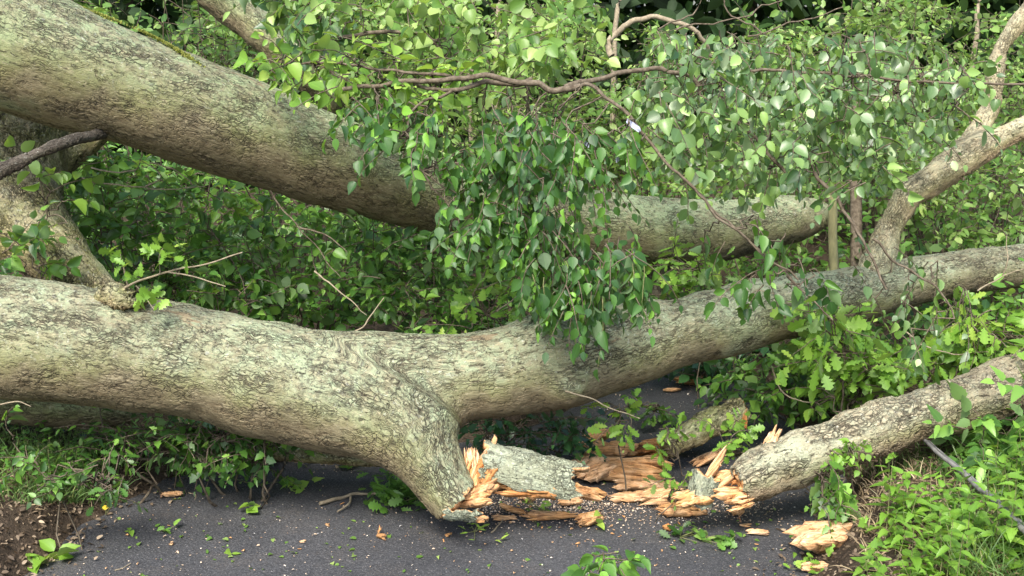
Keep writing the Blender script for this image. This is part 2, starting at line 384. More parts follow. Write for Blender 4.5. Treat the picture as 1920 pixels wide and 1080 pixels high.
def limb(name, chains, mats, parent, voxel=.008, k=.06, cuts=(), lump=.010, lumpsc=4.0, label=None):
    V = []; Fc = []; o = 0
    for ch in chains:
        v, f = tube_arrays(ch['c'], ch['r'], 16); V.append(v); Fc += [[q + o for q in g] for g in f]; o += len(v)
    me = mesh('tmp', np.vstack(V), Fc, mats[0]); ob = bpy.data.objects.new('tmp', me); COL.objects.link(ob)
    md = ob.modifiers.new('r', 'REMESH'); md.mode = 'VOXEL'; md.voxel_size = voxel
    dg = bpy.context.evaluated_depsgraph_get(); me2 = bpy.data.meshes.new_from_object(ob.evaluated_get(dg))
    bpy.data.objects.remove(ob)
    n = len(me2.vertices); p = np.zeros(n * 3, np.float32); me2.vertices.foreach_get('co', p); p = p.reshape(-1, 3).astype(float)
    li = np.zeros(len(me2.loops), np.int32); me2.loops.foreach_get('vertex_index', li)
    sz = np.zeros(len(me2.polygons), np.int32); me2.polygons.foreach_get('loop_total', sz)
    bpy.data.meshes.remove(me2)
    def body(q):
        d = None
        for ch in chains:
            e, _ = chain_eval(ch, q)
            if d is None: d = e
            else:
                h = np.clip(.5 + .5 * (e - d) / k, 0, 1); d = e * (1 - h) + d * h - k * h * (1 - h)
        return d
    def cutd(q):
        c = np.full(len(q), -1e9)
        for (pt, nn, jag) in cuts:
            w = q - pt; nn = nn / np.linalg.norm(nn)
            lat = w - (w @ nn)[:, None] * nn
            near = np.linalg.norm(w, axis=1) < .27
            dd = (w @ nn) + jag * fbm(lat * 38, 3) + jag * .8 * fbm(lat * 9 + 4, 2)
            c = np.where(near, np.maximum(c, dd), c)
        return c
    def sdf(q):
        d = body(q) + lump * fbm(q * lumpsc, 3)
        return np.maximum(d, cutd(q)) if cuts else d
    e = .002
    for _ in range(5):
        d = sdf(p)
        gr = np.stack([sdf(p + np.eye(3)[a] * e) - d for a in range(3)], -1) / e
        gr = gr / np.maximum(np.linalg.norm(gr, axis=1, keepdims=True), .5)
        p = p - gr * np.clip(d, -.03, .03)[:, None]
    W = 0; C = 0
    for ch in [c_ for c_ in chains if c_['s'][0] != 9.0]:
        dd, crd = chain_eval(ch, p); w = np.exp(-np.clip(dd, -.05, 1) / .005)[:, None]; W = W + w; C = C + w * crd
    C = C / W
    gr2 = np.stack([body(p + np.eye(3)[a] * .01) - body(p) for a in range(3)], -1) / .01
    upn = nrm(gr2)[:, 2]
    st = np.concatenate([[0], np.cumsum(sz)[:-1]])
    mi = None
    if cuts:
        bd = body(p); iscut = (cutd(p) > -.004) & (bd < -.008)
        mi = iscut[li[st]].astype(np.int32)
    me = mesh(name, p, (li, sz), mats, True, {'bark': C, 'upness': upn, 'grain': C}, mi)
    ob = link(name, me, parent)
    if label: ob['label'] = label
    return ob

# simple twigs: many polylines in one go (S, M, 3)
def twig_mesh(polys, r0, r1, sides=4):
    polys = np.asarray(polys, float); S, Mn, _ = polys.shape
    T = nrm(np.gradient(polys, axis=1)); ref = np.where(np.abs(T[..., 2:3]) > .9, np.array([1., 0, 0]), np.array([0, 0, 1.]))
    N = nrm(np.cross(T, ref)); B = np.cross(N, T)
    r0 = np.broadcast_to(np.asarray(r0, float), (S,)); r1 = np.broadcast_to(np.asarray(r1, float), (S,))
    u = np.linspace(0, 1, Mn); r = r0[:, None] * (1 - u) + r1[:, None] * u
    a = np.linspace(0, 2 * math.pi, sides, endpoint=False)
    V = polys[:, :, None] + r[:, :, None, None] * (np.cos(a)[:, None] * N[:, :, None] + np.sin(a)[:, None] * B[:, :, None])
    idx = np.arange(S * Mn * sides).reshape(S, Mn, sides); nx_ = np.roll(idx, -1, 2)
    f = np.stack([idx[:, :-1], nx_[:, :-1], nx_[:, 1:], idx[:, 1:]], -1).reshape(-1, 4)
    return V.reshape(-1, 3), f
class TW:
    """collects twigs of one part"""
    def __init__(s): s.V = []; s.F = []; s.o = 0
    def add(s, polys, r0, r1, sides=4):
        v, f = twig_mesh(polys, r0, r1, sides); s.V.append(v); s.F.append(f + s.o); s.o += len(v)
    def path(s, pts, r0, r1, n=5, sides=6, wob=0.0):
        c = catmull(np.asarray(pts, float), n)
        if wob: c = c + wob * np.stack([fbm(c * 14 + q, 2) for q in (1, 31, 77)], -1)
        s.add(c[None], r0, r1, sides); return c
    def build(s, name, mat, parent):
        return link(name, mesh(name, np.vstack(s.V), np.vstack(s.F), mat, True), parent)

# ------------------------------------------------------------------ leaves
def outline(pts, fold=.10, droop=.10):
    """leaf from half outline [(x, halfwidth)]: rib verts + both sides"""
    xs = [0] + [p[0] for p in pts] + [1]; V = []; rib = []
    for x in xs: V.append((x, 0, -droop * x * x)); rib.append(1)
    nl = len(pts); L0 = len(V)
    for sgn in (1, -1):
        for (x, w) in pts: V.append((x, sgn * w, -droop * x * x + fold * w * 2)); rib.append(0)
    Fc = []
    for si, sgn in enumerate((1, -1)):
        o = L0 + si * nl
        def add(f): Fc.append(f if sgn > 0 else f[::-1])
        add([0, 1, o])
        for i in range(nl - 1): add([1 + i, 2 + i, o + i + 1, o + i])
        add([nl, nl + 1, o + nl - 1])
    return np.array(V, float), Fc, np.array(rib, float)
LEAF = {
    'ovate': outline([(.08, .20), (.28, .34), (.55, .31), (.82, .12)], .2, .14),
    'round': outline([(.07, .19), (.26, .37), (.55, .39), (.82, .22)], .2, .2),
    'small': outline([(.25, .27), (.65, .25)]),
    'narrow': outline([(.2, .13), (.55, .14)]),
    'nettle': outline([(.06, .22), (.16, .30), (.20, .26), (.34, .31), (.38, .25), (.54, .25), (.58, .19), (.76, .14)], .12, .2),
    'oak': outline([(.14, .07), (.24, .20), (.32, .11), (.44, .30), (.53, .14), (.66, .36), (.75, .18), (.88, .22)], .06, .12),
    'ivy': outline([(.02, .26), (.10, .42), (.30, .24), (.42, .38), (.55, .30), (.80, .12)], .06, .1),
    'chip': outline([(.1, .22), (.5, .3), (.85, .2)], .3, .0),
}
def leaves(name, kind, pos, fwd, up, size, mat, parent=None, lv=None, curl=.0, rng=R):
    V0, F0, rib = LEAF[kind]; n = len(pos); k = len(V0)
    f = nrm(fwd); s = nrm(np.cross(up, f)); u = np.cross(f, s); size = np.broadcast_to(size, (n,))
    cv = rng.uniform(.1, 2.2, n)[:, None]; wd = rng.uniform(.68, 1.2, n)[:, None] * (1 - .45 * (rng.random(n) < .10)[:, None])
    x = V0[None, :, 0] * size[:, None]; y = V0[None, :, 1] * size[:, None] * wd; z = V0[None, :, 2] * size[:, None] * cv
    tw = rng.normal(0, .12, n)[:, None]; z = z + tw * x * 1.0 * V0[None, :, 1]
    V = pos[:, None] + x[..., None] * f[:, None] + y[..., None] * s[:, None] + z[..., None] * u[:, None]
    fl = np.array([i for g in F0 for i in g]); sz = np.array([len(g) for g in F0])
    idx = (fl[None] + (np.arange(n) * k)[:, None]).reshape(-1); szs = np.tile(sz, n)
    if lv is None: lv = np.clip(rng.normal(.45, .22, n), 0, 1)
    me = mesh(name, V.reshape(-1, 3), (idx, szs), mat, True, {'lv': np.repeat(lv, k), 'rib': np.tile(rib, n)})
    return link(name, me, parent)
def sprays(starts, dirs, length, K, size, droop=.5, hang=.6, spread=.9, rng=R, flat=0.0, jitter=.25):
    """leafy twigs, all at once: returns polylines and leaf placements"""
    S = len(starts); length = np.broadcast_to(length, (S,)); d = nrm(dirs); p = starts.copy(); step = (length / K)[:, None]
    side = nrm(np.cross(d, rng.normal(0, 1, (S, 3)) + np.array([0, 0, 1.5])))
    poly = [p.copy()]; LPs = []; LF = []; LU = []; LS = []
    for i in range(K):
        d = nrm(d + np.array([0, 0, -droop / K]) + rng.normal(0, .10, (S, 3)))
        p = p + d * step; poly.append(p.copy())
        sg = 1 if i % 2 else -1
        end = (i == K - 1)
        sd_ = side - (side * d).sum(1, keepdims=True) * d; sd_ = nrm(sd_)
        f = d * (1.3 if end else .55) + sd_ * sg * (0 if end else spread) + np.array([0, 0, -hang]) + rng.normal(0, jitter, (S, 3))
        nrmv = np.cross(d, sd_); nrmv = nrmv * np.sign(nrmv[:, 2:3] + 1e-6)
        u = nrmv * (1 - .4 * hang) + rng.normal(0, .45, (S, 3)) + np.array([0, -.7 * hang, .15])
        f = nrm(f)
        LPs.append(p + f * .12 * size); LF.append(f); LU.append(u); LS.append(size * (.34 + 1.0 * rng.random(S) ** 1.1) * (1 - .3 * (i / K) ** 3))
    return np.stack(poly, 1), np.concatenate(LPs), np.concatenate(LF), np.concatenate(LU), np.concatenate(LS)

def in_poly(px, py, poly):
    ins = np.zeros(px.shape, bool); n = len(poly)
    for i in range(n):
        (x1, y1), (x2, y2) = poly[i], poly[(i + 1) % n]
        c = ((y1 <= py) & (y2 > py)) | ((y2 <= py) & (y1 > py))
        ins ^= c & (px < x1 + (py - y1) / ((y2 - y1) or 1e-9) * (x2 - x1))
    return ins
def region(poly, n, d0, d1, rng=R, gaps=0.0, gsc=1.6, gseed=0):
    """n world points inside a volume: photo polygon swept between two depths, thinned to clumps"""
    xs = [p[0] for p in poly]; ys = [p[1] for p in poly]; out = np.zeros((0, 3))
    while len(out) < n:
        px = rng.uniform(min(xs), max(xs), n * 3); py = rng.uniform(min(ys), max(ys), n * 3); d = rng.uniform(d0, d1, n * 3)
        m = in_poly(px, py, poly); q = P(px[m], py[m], d[m])
        if gaps: q = q[fbm(q * gsc * 2.2 + gseed, 2) > gaps * rng.uniform(.2, 1.2, len(q)) - .25]
        q = q[q[:, 2] > .03]
        out = np.vstack([out, q])
    return out[:n]
def bush(name, label, cat, polys, n, d0, d1, kind, mat, size, length=.16, K=8, up=.5, droop=.5, hang=.4, stems=None, group=None,
         gaps=.0, seed=0, lvm=.45, lvs=.27, twigmat='twig', base=None, connect=True, r=.0022, spread=.9, jitter=.3):
    """a leafy thing: stems, twigs, foliage. stems: list of [(px,py,depth)..., r0px, r1px]"""
    rng = np.random.default_rng(seed + 100)
    S = region(polys, n, d0, d1, rng, gaps, gseed=seed)
    b0 = base if base is not None else np.array([S[:, 0].mean(), S[:, 1].mean(), max(0, float(height(S[:, 0].mean(), S[:, 1].mean())))])
    e = empty(name, b0, label, cat, group)
    nodes = []
    if stems:
        tw = TW()
        for st in stems:
            pts, r0, r1 = st; a = np.array(pts, float); c = P(a[:, 0], a[:, 1], a[:, 2]); dm = a[:, 2].mean()
            nodes.append(tw.path(c, r0 * dm / F, r1 * dm / F, 6, 7, .012))
        nodes = np.vstack(nodes)
    else:
        m = max(1, n // 14); tops = S[rng.choice(len(S), m, replace=False)]
        lo = tops.copy(); lo[:, :2] = b0[:2] + (tops[:, :2] - b0[:2]) * .35 + rng.normal(0, .05, (m, 2)); lo[:, 2] = np.maximum(height(lo[:, 0], lo[:, 1]), 0) - .02
        u = np.linspace(0, 1, 8)[None, :, None]; q = lo[:, None] * (1 - u) + tops[:, None] * u
        q = q + .06 * np.sin(u * 3.1) * rng.normal(0, 1, (m, 1, 3)) + .02 * rng.normal(0, 1, q.shape) * (u * (1 - u) * 4)
        tw = TW(); tw.add(q, .006 if n > 40 else .003, .0018, 5); nodes = q.reshape(-1, 3)
    dirs = rng.normal(0, 1, (n, 3)) + np.array([0, -.3, 0]); dirs[:, 2] = up + .45 * rng.normal(0, 1, n)
    L = length * rng.uniform(.6, 1.35, n)
    poly, lp, lf, lu, ls = sprays(S, dirs, L, K, size, droop, hang, spread, rng, jitter=jitter)
    tw.add(poly, r, r * .45, 4)
    if connect:
        k = rng.choice(n, min(n, 160), replace=False)
        dd = ((S[k][:, None] - nodes[None, ::2]) ** 2).sum(-1); j = dd.argmin(1); ok = dd.min(1) < .16 ** 2; k = k[ok]; near = nodes[::2][j[ok]]
        if len(k):
            u = np.linspace(0, 1, 6)[None, :, None]; q = near[:, None] * (1 - u) + S[k][:, None] * u
            q = q + rng.normal(0, .012, q.shape) * (u * (1 - u) * 4); tw.add(q, r * 1.2, r, 4)
    tw.build('branches', M[twigmat], e)
    lv = np.clip(rng.normal(lvm, lvs, len(lp)) + .15 * fbm(lp * 4, 2) + .38 * (rng.random(len(lp)) < .16), 0, 1)
    leaves('foliage', kind, lp, lf, lu, ls, M[mat], e, lv, rng=rng)
    return e

# ------------------------------------------------------------------ torn wood
def slab_arrays(L, W, Th, seed, jag=.3, curl=0.0, nx=18, ny=9, bend=0.0, taper=.5):
    rg = np.random.default_rng(seed); i = np.linspace(0, 1, nx); j = np.linspace(-1, 1, ny)
    x0 = rg.uniform(0, jag, ny) + np.abs(j) * jag * .3; x1 = 1 - rg.uniform(0, jag, ny) - np.abs(j) * jag * .3
    Xg = (x0[None] + (x1 - x0)[None] * i[:, None]) * L - L / 2
    wv = 1 - taper * np.abs(2 * i - 1)[:, None] ** 2
    Yg = j[None] * W / 2 * wv + .06 * W * rg.normal(0, 1, nx)[:, None] * .5
    ridge = rg.normal(0, .30, ny)[None] * Th + Th * .45 * fbm(np.stack([Xg * 8 + seed, Yg * 60, Xg * 0], -1), 2)
    prof = np.sqrt(np.clip(1 - np.abs(j) ** 4 * .8, 0, 1))[None] * np.clip(1 - (np.abs(2 * i - 1) ** 5) * .75, 0, 1)[:, None] * (1 + .35 * rg.normal(0, 1, ny)[None] * .5)
    mid = curl * (Yg / max(W, 1e-6) * 2) ** 2 * W * .5 + bend * (Xg / L * 2) ** 2 * L * .25
    Zt = mid + Th * .5 * prof + ridge * .6; Zb = mid - Th * .5 * prof
    Zt = np.maximum(Zt, Zb + Th * .08)
    V = np.concatenate([np.stack([Xg, Yg, Zt], -1).reshape(-1, 3), np.stack([Xg, Yg, Zb], -1).reshape(-1, 3)])
    t_ = np.arange(nx * ny).reshape(nx, ny); b_ = t_ + nx * ny
    f = []
    for a in range(nx - 1):
        for b in range(ny - 1):
            f.append([t_[a, b], t_[a + 1, b], t_[a + 1, b + 1], t_[a, b + 1]]); f.append([b_[a, b], b_[a, b + 1], b_[a + 1, b + 1], b_[a + 1, b]])
    for a in range(nx - 1):
        f.append([t_[a, 0], b_[a, 0], b_[a + 1, 0], t_[a + 1, 0]]); f.append([t_[a, -1], t_[a + 1, -1], b_[a + 1, -1], b_[a, -1]])
    for b in range(ny - 1):
        f.append([t_[0, b], t_[0, b + 1], b_[0, b + 1], b_[0, b]]); f.append([t_[-1, b], b_[-1, b], b_[-1, b + 1], t_[-1, b + 1]])
    return V, f
def torn_arrays(L, W, Th, seed, jag=.3, curl=0.0, bend=0.0, taper=.2):
    rg = np.random.default_rng(seed + 5000); V, f = slab_arrays(L * .86, W * .8, Th * .8, seed, jag, curl, 14, 7, bend, taper); V = [V]; o = len(V[0]); st = np.array([0, .12, .35, .65, .88, 1.])
    ns = int(13 + W / max(L, 1e-6) * 40)
    for q in range(ns):
        l = L * rg.uniform(.25, .8); w = W * rg.uniform(.022, .085) + .001; h = Th * rg.uniform(.10, .36) + .001
        x0 = rg.choice([-1, 1]) * (L - l) * .5 * rg.uniform(.1, 1.08); y0 = rg.uniform(-.46, .46) * W; z0 = Th * rg.uniform(-.15, .52) * (1 - (2 * y0 / W) ** 2 * .6)
        a = rg.normal(0, .09); b = rg.normal(0, .07); sz = np.array([.02, .35, 1, rg.uniform(.7, 1.1), rg.uniform(.15, .7), .02])
        for i, u in enumerate(st):
            x = (u - .5) * l; yy = x * a + rg.normal(0, w * .15); zz = x * b + rg.normal(0, h * .15)
            X_ = x0 + x; zb = curl * ((y0 + yy) / W * 2) ** 2 * W * .5 + bend * (X_ / L * 2) ** 2 * L * .25
            for (cy_, cz_) in ((-1, -1), (1, -1), (.8, 1), (-.6, .9)): V.append(np.array([[X_, y0 + yy + cy_ * w * sz[i], z0 + zz + zb + cz_ * h * sz[i]]]))
        for i in range(5):
            for j in range(4): k = (j + 1) % 4; f.append([o + i * 4 + j, o + i * 4 + k, o + i * 4 + 4 + k, o + i * 4 + 4 + j])
        f.append([o + 3, o + 2, o + 1, o]); f.append([o + 20, o + 21, o + 22, o + 23]); o += 24
    return np.vstack(V), f
def rotm(yaw, tilt=0, roll=0):
    cy_, sy = math.cos(yaw), math.sin(yaw); ct, st = math.cos(tilt), math.sin(tilt); cr, sr = math.cos(roll), math.sin(roll)
    Rz = np.array([[cy_, -sy, 0], [sy, cy_, 0], [0, 0, 1]]); Ry = np.array([[ct, 0, -st], [0, 1, 0], [st, 0, ct]]); Rx = np.array([[1, 0, 0], [0, cr, -sr], [0, sr, cr]])
    return Rz @ Ry @ Rx
def wood_piece(name, px, py, Lpx, Wpx, Thpx, yaw, label, mat='wood', tilt=0, roll=0, seed=1, jag=.3, lift=0.0, parent=None, cat='wood piece', group=None, curl=.0, bend=.0, depth=None, taper=.25):
    g = GT(px, py) if depth is None else P(px, py, depth)
    d = float((g - CAM) @ FWD); k = d / F
    V, f = torn_arrays(Lpx * k, Wpx * k, Thpx * k, seed, jag, curl, bend=bend, taper=taper) if Lpx > 42 else slab_arrays(Lpx * k * 1.15, Wpx * k * 1.1, Thpx * k * .6, seed, .6, curl, 5, 5, bend, .1)
    G = V + seed * .37; V = V @ rotm(math.radians(yaw), math.radians(tilt), math.radians(roll)).T
    z0 = (max(float(height(g[0], g[1])), 0) - V[:, 2].min() + .002 + lift) if depth is None else g[2]
    me = mesh(name, V, f, M[mat], False, {'grain': G})
    o = bpy.data.objects.new(name, me); COL.objects.link(o); loc = (g[0], g[1], z0)
    if parent is not None:
        o.parent = parent; pl = parent.location; o.location = (loc[0] - pl[0], loc[1] - pl[1], loc[2] - pl[2])
    else:
        o.location = loc; tag(o, label, cat, group)
    return o
def shell(name, px, py, Lpx, Rpx, arc, thpx, axisdir, face, mat, wood, parent=None, seed=3, depth=4.0, jag=.12, world=None, nx=40, ny=26):
    """curved plate of bark: outer side bark, inner side and edges torn wood"""
    k = depth / F; L, Rr, th = Lpx * k, Rpx * k, thpx * k; c = P(px, py, depth) if world is None else world
    A = nrm(np.asarray(axisdir, float)); Fc = np.asarray(face, float); Fc = nrm(Fc - (Fc @ A) * A); S = np.cross(A, Fc)
    i = np.linspace(0, 1, nx); j = np.linspace(-1, 1, ny)
    q = j * 2.2
    j0 = jag * fbm(np.stack([q * 2, q * 0 + seed, q * 0], -1), 3); j1 = jag * fbm(np.stack([q * 2, q * 0 + seed + 9, q * 0], -1), 3)
    x = ((0 + j0)[None] + (1 + j1 - j0)[None] * i[:, None] - .5) * L
    aw = 1 + jag * 1.2 * fbm(np.stack([i * 5, i * 0 + seed + 4, i * 0], -1), 3)
    ang = j[None] * arc / 2 * aw[:, None]
    lum = .05 * Rr * fbm(np.stack([x * 16, ang * 4, x * 0 + seed], -1), 3)
    def surf(rr): return c + x[..., None] * A + ((rr * np.cos(ang)) - Rr)[..., None] * Fc + (rr * np.sin(ang))[..., None] * S
    V = np.concatenate([surf(Rr + lum).reshape(-1, 3), surf(Rr - th + lum * .5 + .15 * th * fbm(np.stack([x * 30, ang * 20, x * 0], -1), 2)).reshape(-1, 3)])
    t_ = np.arange(nx * ny).reshape(nx, ny); b_ = t_ + nx * ny; f = []; mi = []
    for a in range(nx - 1):
        for b in range(ny - 1):
            f.append([t_[a, b], t_[a + 1, b], t_[a + 1, b + 1], t_[a, b + 1]]); mi.append(0)
            f.append([b_[a, b], b_[a, b + 1], b_[a + 1, b + 1], b_[a + 1, b]]); mi.append(1)
    for a in range(nx - 1):
        f.append([t_[a, 0], b_[a, 0], b_[a + 1, 0], t_[a + 1, 0]]); f.append([t_[a, -1], t_[a + 1, -1], b_[a + 1, -1], b_[a, -1]]); mi += [1, 1]
    for b in range(ny - 1):
        f.append([t_[0, b], t_[0, b + 1], b_[0, b + 1], b_[0, b]]); f.append([t_[-1, b], b_[-1, b], b_[-1, b + 1], t_[-1, b + 1]]); mi += [1, 1]
    bk = np.stack([x + seed, Rr * np.cos(ang), Rr * np.sin(ang)], -1).reshape(-1, 3); bk = np.concatenate([bk, bk])
    me = mesh(name, V, f, [M[mat], M[wood]], True, {'bark': bk, 'grain': bk, 'upness': np.full(len(V), .5)}, mi)
    return link(name, me, parent)

exec_parts = True
# ================================================================== FALLEN TREES
# --- the forked trunk across the path
A = chain([(-900, 560, 132, 4.1), (-560, 588, 128, 4.05), (-260, 612, 124, 4.0), (-120, 620, 121, 4.0), (0, 632, 117, 4.0), (240, 662, 111, 4.0), (430, 698, 101, 4.0), (570, 732, 97, 3.98), (668, 762, 94, 3.96), (755, 803, 82, 3.94), (800, 856, 63, 3.92), (830, 903, 54, 3.90), (860, 948, 48, 3.88)])
B = chain([(480, 708, 78, 4.03), (590, 716, 84, 4.02), (700, 714, 86, 4.02), (870, 706, 82, 4.05), (1050, 681, 78, 4.15), (1200, 641, 72, 4.28), (1320, 612, 66, 4.4), (1450, 582, 62, 4.55), (1600, 553, 52, 4.75), (1750, 520, 43, 4.95), (1900, 500, 42, 5.15), (2060, 480, 40, 5.4), (2350, 450, 34, 5.8), (2700, 400, 24, 6.3)])
B['s'] = B['s'] + chain_eval(A, B['c'][:1])[1][0, 0]      # the bark runs on from the shared trunk into this arm
C1 = chain([(1600, 560, 26, 4.75), (1642, 500, 31, 4.78), (1668, 430, 23, 4.8), (1702, 372, 25, 4.8), (1760, 330, 29, 4.8), (1830, 284, 25, 4.8), (1900, 250, 21, 4.8), (2000, 205, 20, 4.8), (2200, 120, 16, 4.9), (2400, 20, 11, 5.0)], 3, 4.0)
C2 = chain([(1770, 318, 22, 4.82), (1822, 262, 20, 4.84), (1858, 205, 14, 4.86), (1866, 140, 14, 4.88), (1882, 80, 13, 4.9), (1925, 20, 13, 4.9), (1960, -40, 11, 4.9)], 3, 5.0)
base = P(866, 962, 3.88)
tree1 = empty('fallen_tree', (base[0], base[1], 0), 'big pale forked trunk across the path with one limb snapped off at the asphalt', 'fallen tree')
def knot(px, py, d, tx, ty, r=16, out=.05):
    return chain([(px, py, r * 1.3, d), (px + tx * .5, py + ty * .5, r, d - out * .5), (px + tx, py + ty, r * .7, d - out)], 3, 9.0)
K1 = [knot(1062, 722, 4.08, 6, 14, 17), knot(1015, 632, 4.08, 8, -12, 15, .04), knot(1408, 560, 4.5, 5, -8, 15)]
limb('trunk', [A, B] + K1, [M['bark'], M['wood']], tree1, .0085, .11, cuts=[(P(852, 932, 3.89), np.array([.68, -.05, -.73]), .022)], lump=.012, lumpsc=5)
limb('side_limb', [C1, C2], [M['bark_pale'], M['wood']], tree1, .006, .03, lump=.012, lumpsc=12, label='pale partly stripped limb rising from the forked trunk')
# torn wood at the snapped foot
for q, (px, py, L, W, T, yaw, tilt, roll, mt, d) in enumerate([
        (884, 892, 74, 44, 22, 60, 50, 10, 'wood', 3.92), (902, 922, 84, 50, 26, 10, 20, -20, 'wood', 3.89), (884, 862, 52, 28, 14, 100, 70, 0, 'wood_pale', 3.94),
        (915, 882, 64, 50, 22, 10, 50, 30, 'wood_dark', 3.91), (908, 856, 60, 16, 10, -30, 50, 10, 'wood_pale', 3.95), (893, 938, 70, 34, 20, -10, 15, 15, 'wood', 3.87), (926, 836, 44, 9, 7, 40, 72, 0, 'wood_pale', 3.95)]):
    wood_piece('splinter', px, py, L, W, T, yaw, None, mt, tilt, roll, 20 + q, .45, parent=tree1, depth=d)

# shoot with young leaves on the trunk's burr
sh = TW()
bp0 = P(225, 540, 3.86)
for pts, r0, r1 in [([(225, 545, 3.88), (262, 525, 3.84), (320, 508, 3.8), (390, 494, 3.8), (455, 474, 3.82)], .0045, .002), ([(315, 510, 3.8), (370, 520, 3.8), (422, 537, 3.8)], .003, .0015),
                    ([(240, 535, 3.86), (232, 500, 3.82), (226, 472, 3.8)], .003, .001), ([(300, 512, 3.8), (300, 480, 3.78), (312, 458, 3.78)], .002, .001), ([(255, 535, 3.85), (275, 560, 3.74), (288, 580, 3.72)], .002, .001)]:
    a = np.array(pts, float); sh.path(P(a[:, 0], a[:, 1], a[:, 2]), r0, r1, 5, 6, .003)
sh.build('shoot', M['twig_pale'], tree1)
burr = chain([(190, 558, 14, 3.92), (218, 556, 22, 3.89), (240, 562, 20, 3.87), (268, 564, 12, 3.89)], 4)
limb('burr', [burr], [M['bark_moss']], tree1, .005, .02, lump=.020, lumpsc=30)
c_ = np.array([(226, 465), (236, 490), (250, 505), (245, 520), (228, 480), (240, 500), (275, 470), (300, 462), (316, 458), (310, 478), (290, 475), (320, 490), (268, 478), (330, 470), (345, 460), (282, 560), (292, 575), (275, 568), (300, 562), (285, 548), (265, 560), (305, 470), (325, 478), (350, 482)], float)
c_ = np.repeat(c_, 2, 0) + R.normal(0, 6, (48, 2))
dd = R.normal(0, 1, (48, 3)); dd[:, 1] -= .3
leaves('young_leaves', 'oak', P(c_[:, 0], c_[:, 1], R.uniform(3.72, 3.82, 48)), dd, R.normal(0, .6, (48, 3)) + np.array([0, -.7, .7]), R.uniform(.035, .06, 48), M['leaf_lime'], tree1)
# knots with twigs along the trunk
kn = TW()
for pts, r0 in [([(1060, 735, 3.98), (1105, 745, 3.93), (1150, 768, 3.9), (1200, 785, 3.92)], .003), ([(1020, 615, 3.98), (1060, 640, 3.94), (1110, 655, 3.93)], .002),
                ([(1400, 560, 4.3), (1420, 545, 4.25), (1450, 552, 4.2)], .003), ([(0, 760, 3.85), (30, 752, 3.8), (60, 762, 3.8)], .003)]:
    a = np.array(pts, float); kn.path(P(a[:, 0], a[:, 1], a[:, 2]), r0, r0 * .5, 5, 5, .005)
kn.build('dead_twig', M['twig_pale'], tree1)

# --- the upper trunk
U = chain([(-800, -300, 160, 3.95), (-550, -190, 150, 4.0), (-300, -70, 140, 4.05), (-120, 25, 131, 4.05), (0, 78, 124, 4.1), (150, 135, 114, 4.18), (300, 188, 104, 4.28), (500, 262, 93, 4.45), (700, 330, 79, 4.65), (850, 378, 71, 4.85), (1000, 412, 67, 5.05), (1200, 434, 63, 5.35), (1350, 430, 58, 5.6), (1460, 414, 47, 5.85), (1515, 406, 36, 5.95), (1560, 402, 14, 6.05)])
b2 = P(1200, 434, 5.35)
tree2 = empty('fallen_tree', (b2[0], b2[1], 0), 'thick brown trunk slanting down from the upper left above the forked one', 'fallen tree')
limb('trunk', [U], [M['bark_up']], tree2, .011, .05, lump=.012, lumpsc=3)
limb('snag', [chain([(200, 250, 9, 4.20), (150, 259, 10, 4.02), (100, 275, 11, 3.92), (50, 298, 11, 3.88), (0, 322, 12, 3.84), (-60, 350, 13, 3.8)], 4)], [M['bark_dark']], tree2, .005, .02, lump=.004, lumpsc=12, label='thin dark branch stub under the trunk')
limb('prop_limb', [chain([(1215, 470, 34, 5.42), (1232, 530, 32, 5.42), (1240, 620, 34, 5.42)], 4)], [M['bark_dark']], tree2, .010, .03, lump=.01)
# moss cushions on the upper edge
for q, (px, py, s) in enumerate([(180, 26, 20), (290, 68, 13), (335, 93, 20)]):
    n = 900; a = R.normal(0, 1, (n, 2)) * [s, s * .38]; rr = P(px + a[:, 0] + 0, py + a[:, 0] * .5 + a[:, 1], 4.2)
    dsurf, crd = chain_eval(U, rr)
    for _ in range(8):
        d0, _c = chain_eval(U, rr); g = np.stack([chain_eval(U, rr + np.eye(3)[k_] * .003)[0] - d0 for k_ in range(3)], -1) / .003; rr = rr - nrm(g) * d0[:, None]
    g = nrm(g); ob = leaves('moss', 'small', rr, g + R.normal(0, .5, (n, 3)), R.normal(0, 1, (n, 3)), R.uniform(.006, .012, n), M['moss'] if 'moss' in M else M['leaf_lime'], tree2, np.clip(R.normal(.3, .2, n), 0, 1))

# --- mossy leaning limb at the left edge
m0 = P(150, 560, 4.3)
tree3 = empty('fallen_tree', (m0[0], m0[1], 0), 'mossy bent limb at the left edge between the two big trunks', 'fallen tree')
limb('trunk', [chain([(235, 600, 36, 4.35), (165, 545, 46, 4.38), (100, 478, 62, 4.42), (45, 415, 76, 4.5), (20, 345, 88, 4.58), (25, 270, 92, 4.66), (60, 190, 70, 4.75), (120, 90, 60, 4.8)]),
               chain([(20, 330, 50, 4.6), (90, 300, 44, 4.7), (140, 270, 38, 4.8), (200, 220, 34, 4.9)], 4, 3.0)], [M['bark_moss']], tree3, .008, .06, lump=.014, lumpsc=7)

# --- branch behind the upper trunk
u0 = P(560, 140, 5.2)
tree4 = empty('broken_branch', (u0[0], u0[1], float(height(u0[0], u0[1]))), 'thick bare grey branch slanting down behind the upper trunk at the top', 'branch')
limb('limb', [chain([(330, -90, 42, 5.3), (400, -25, 38, 5.3), (450, 22, 36, 5.3), (500, 66, 34, 5.3), (550, 112, 33, 5.3), (640, 190, 30, 5.3)])], [M['bark_up']], tree4, .008, .03, lump=.012, lumpsc=9)

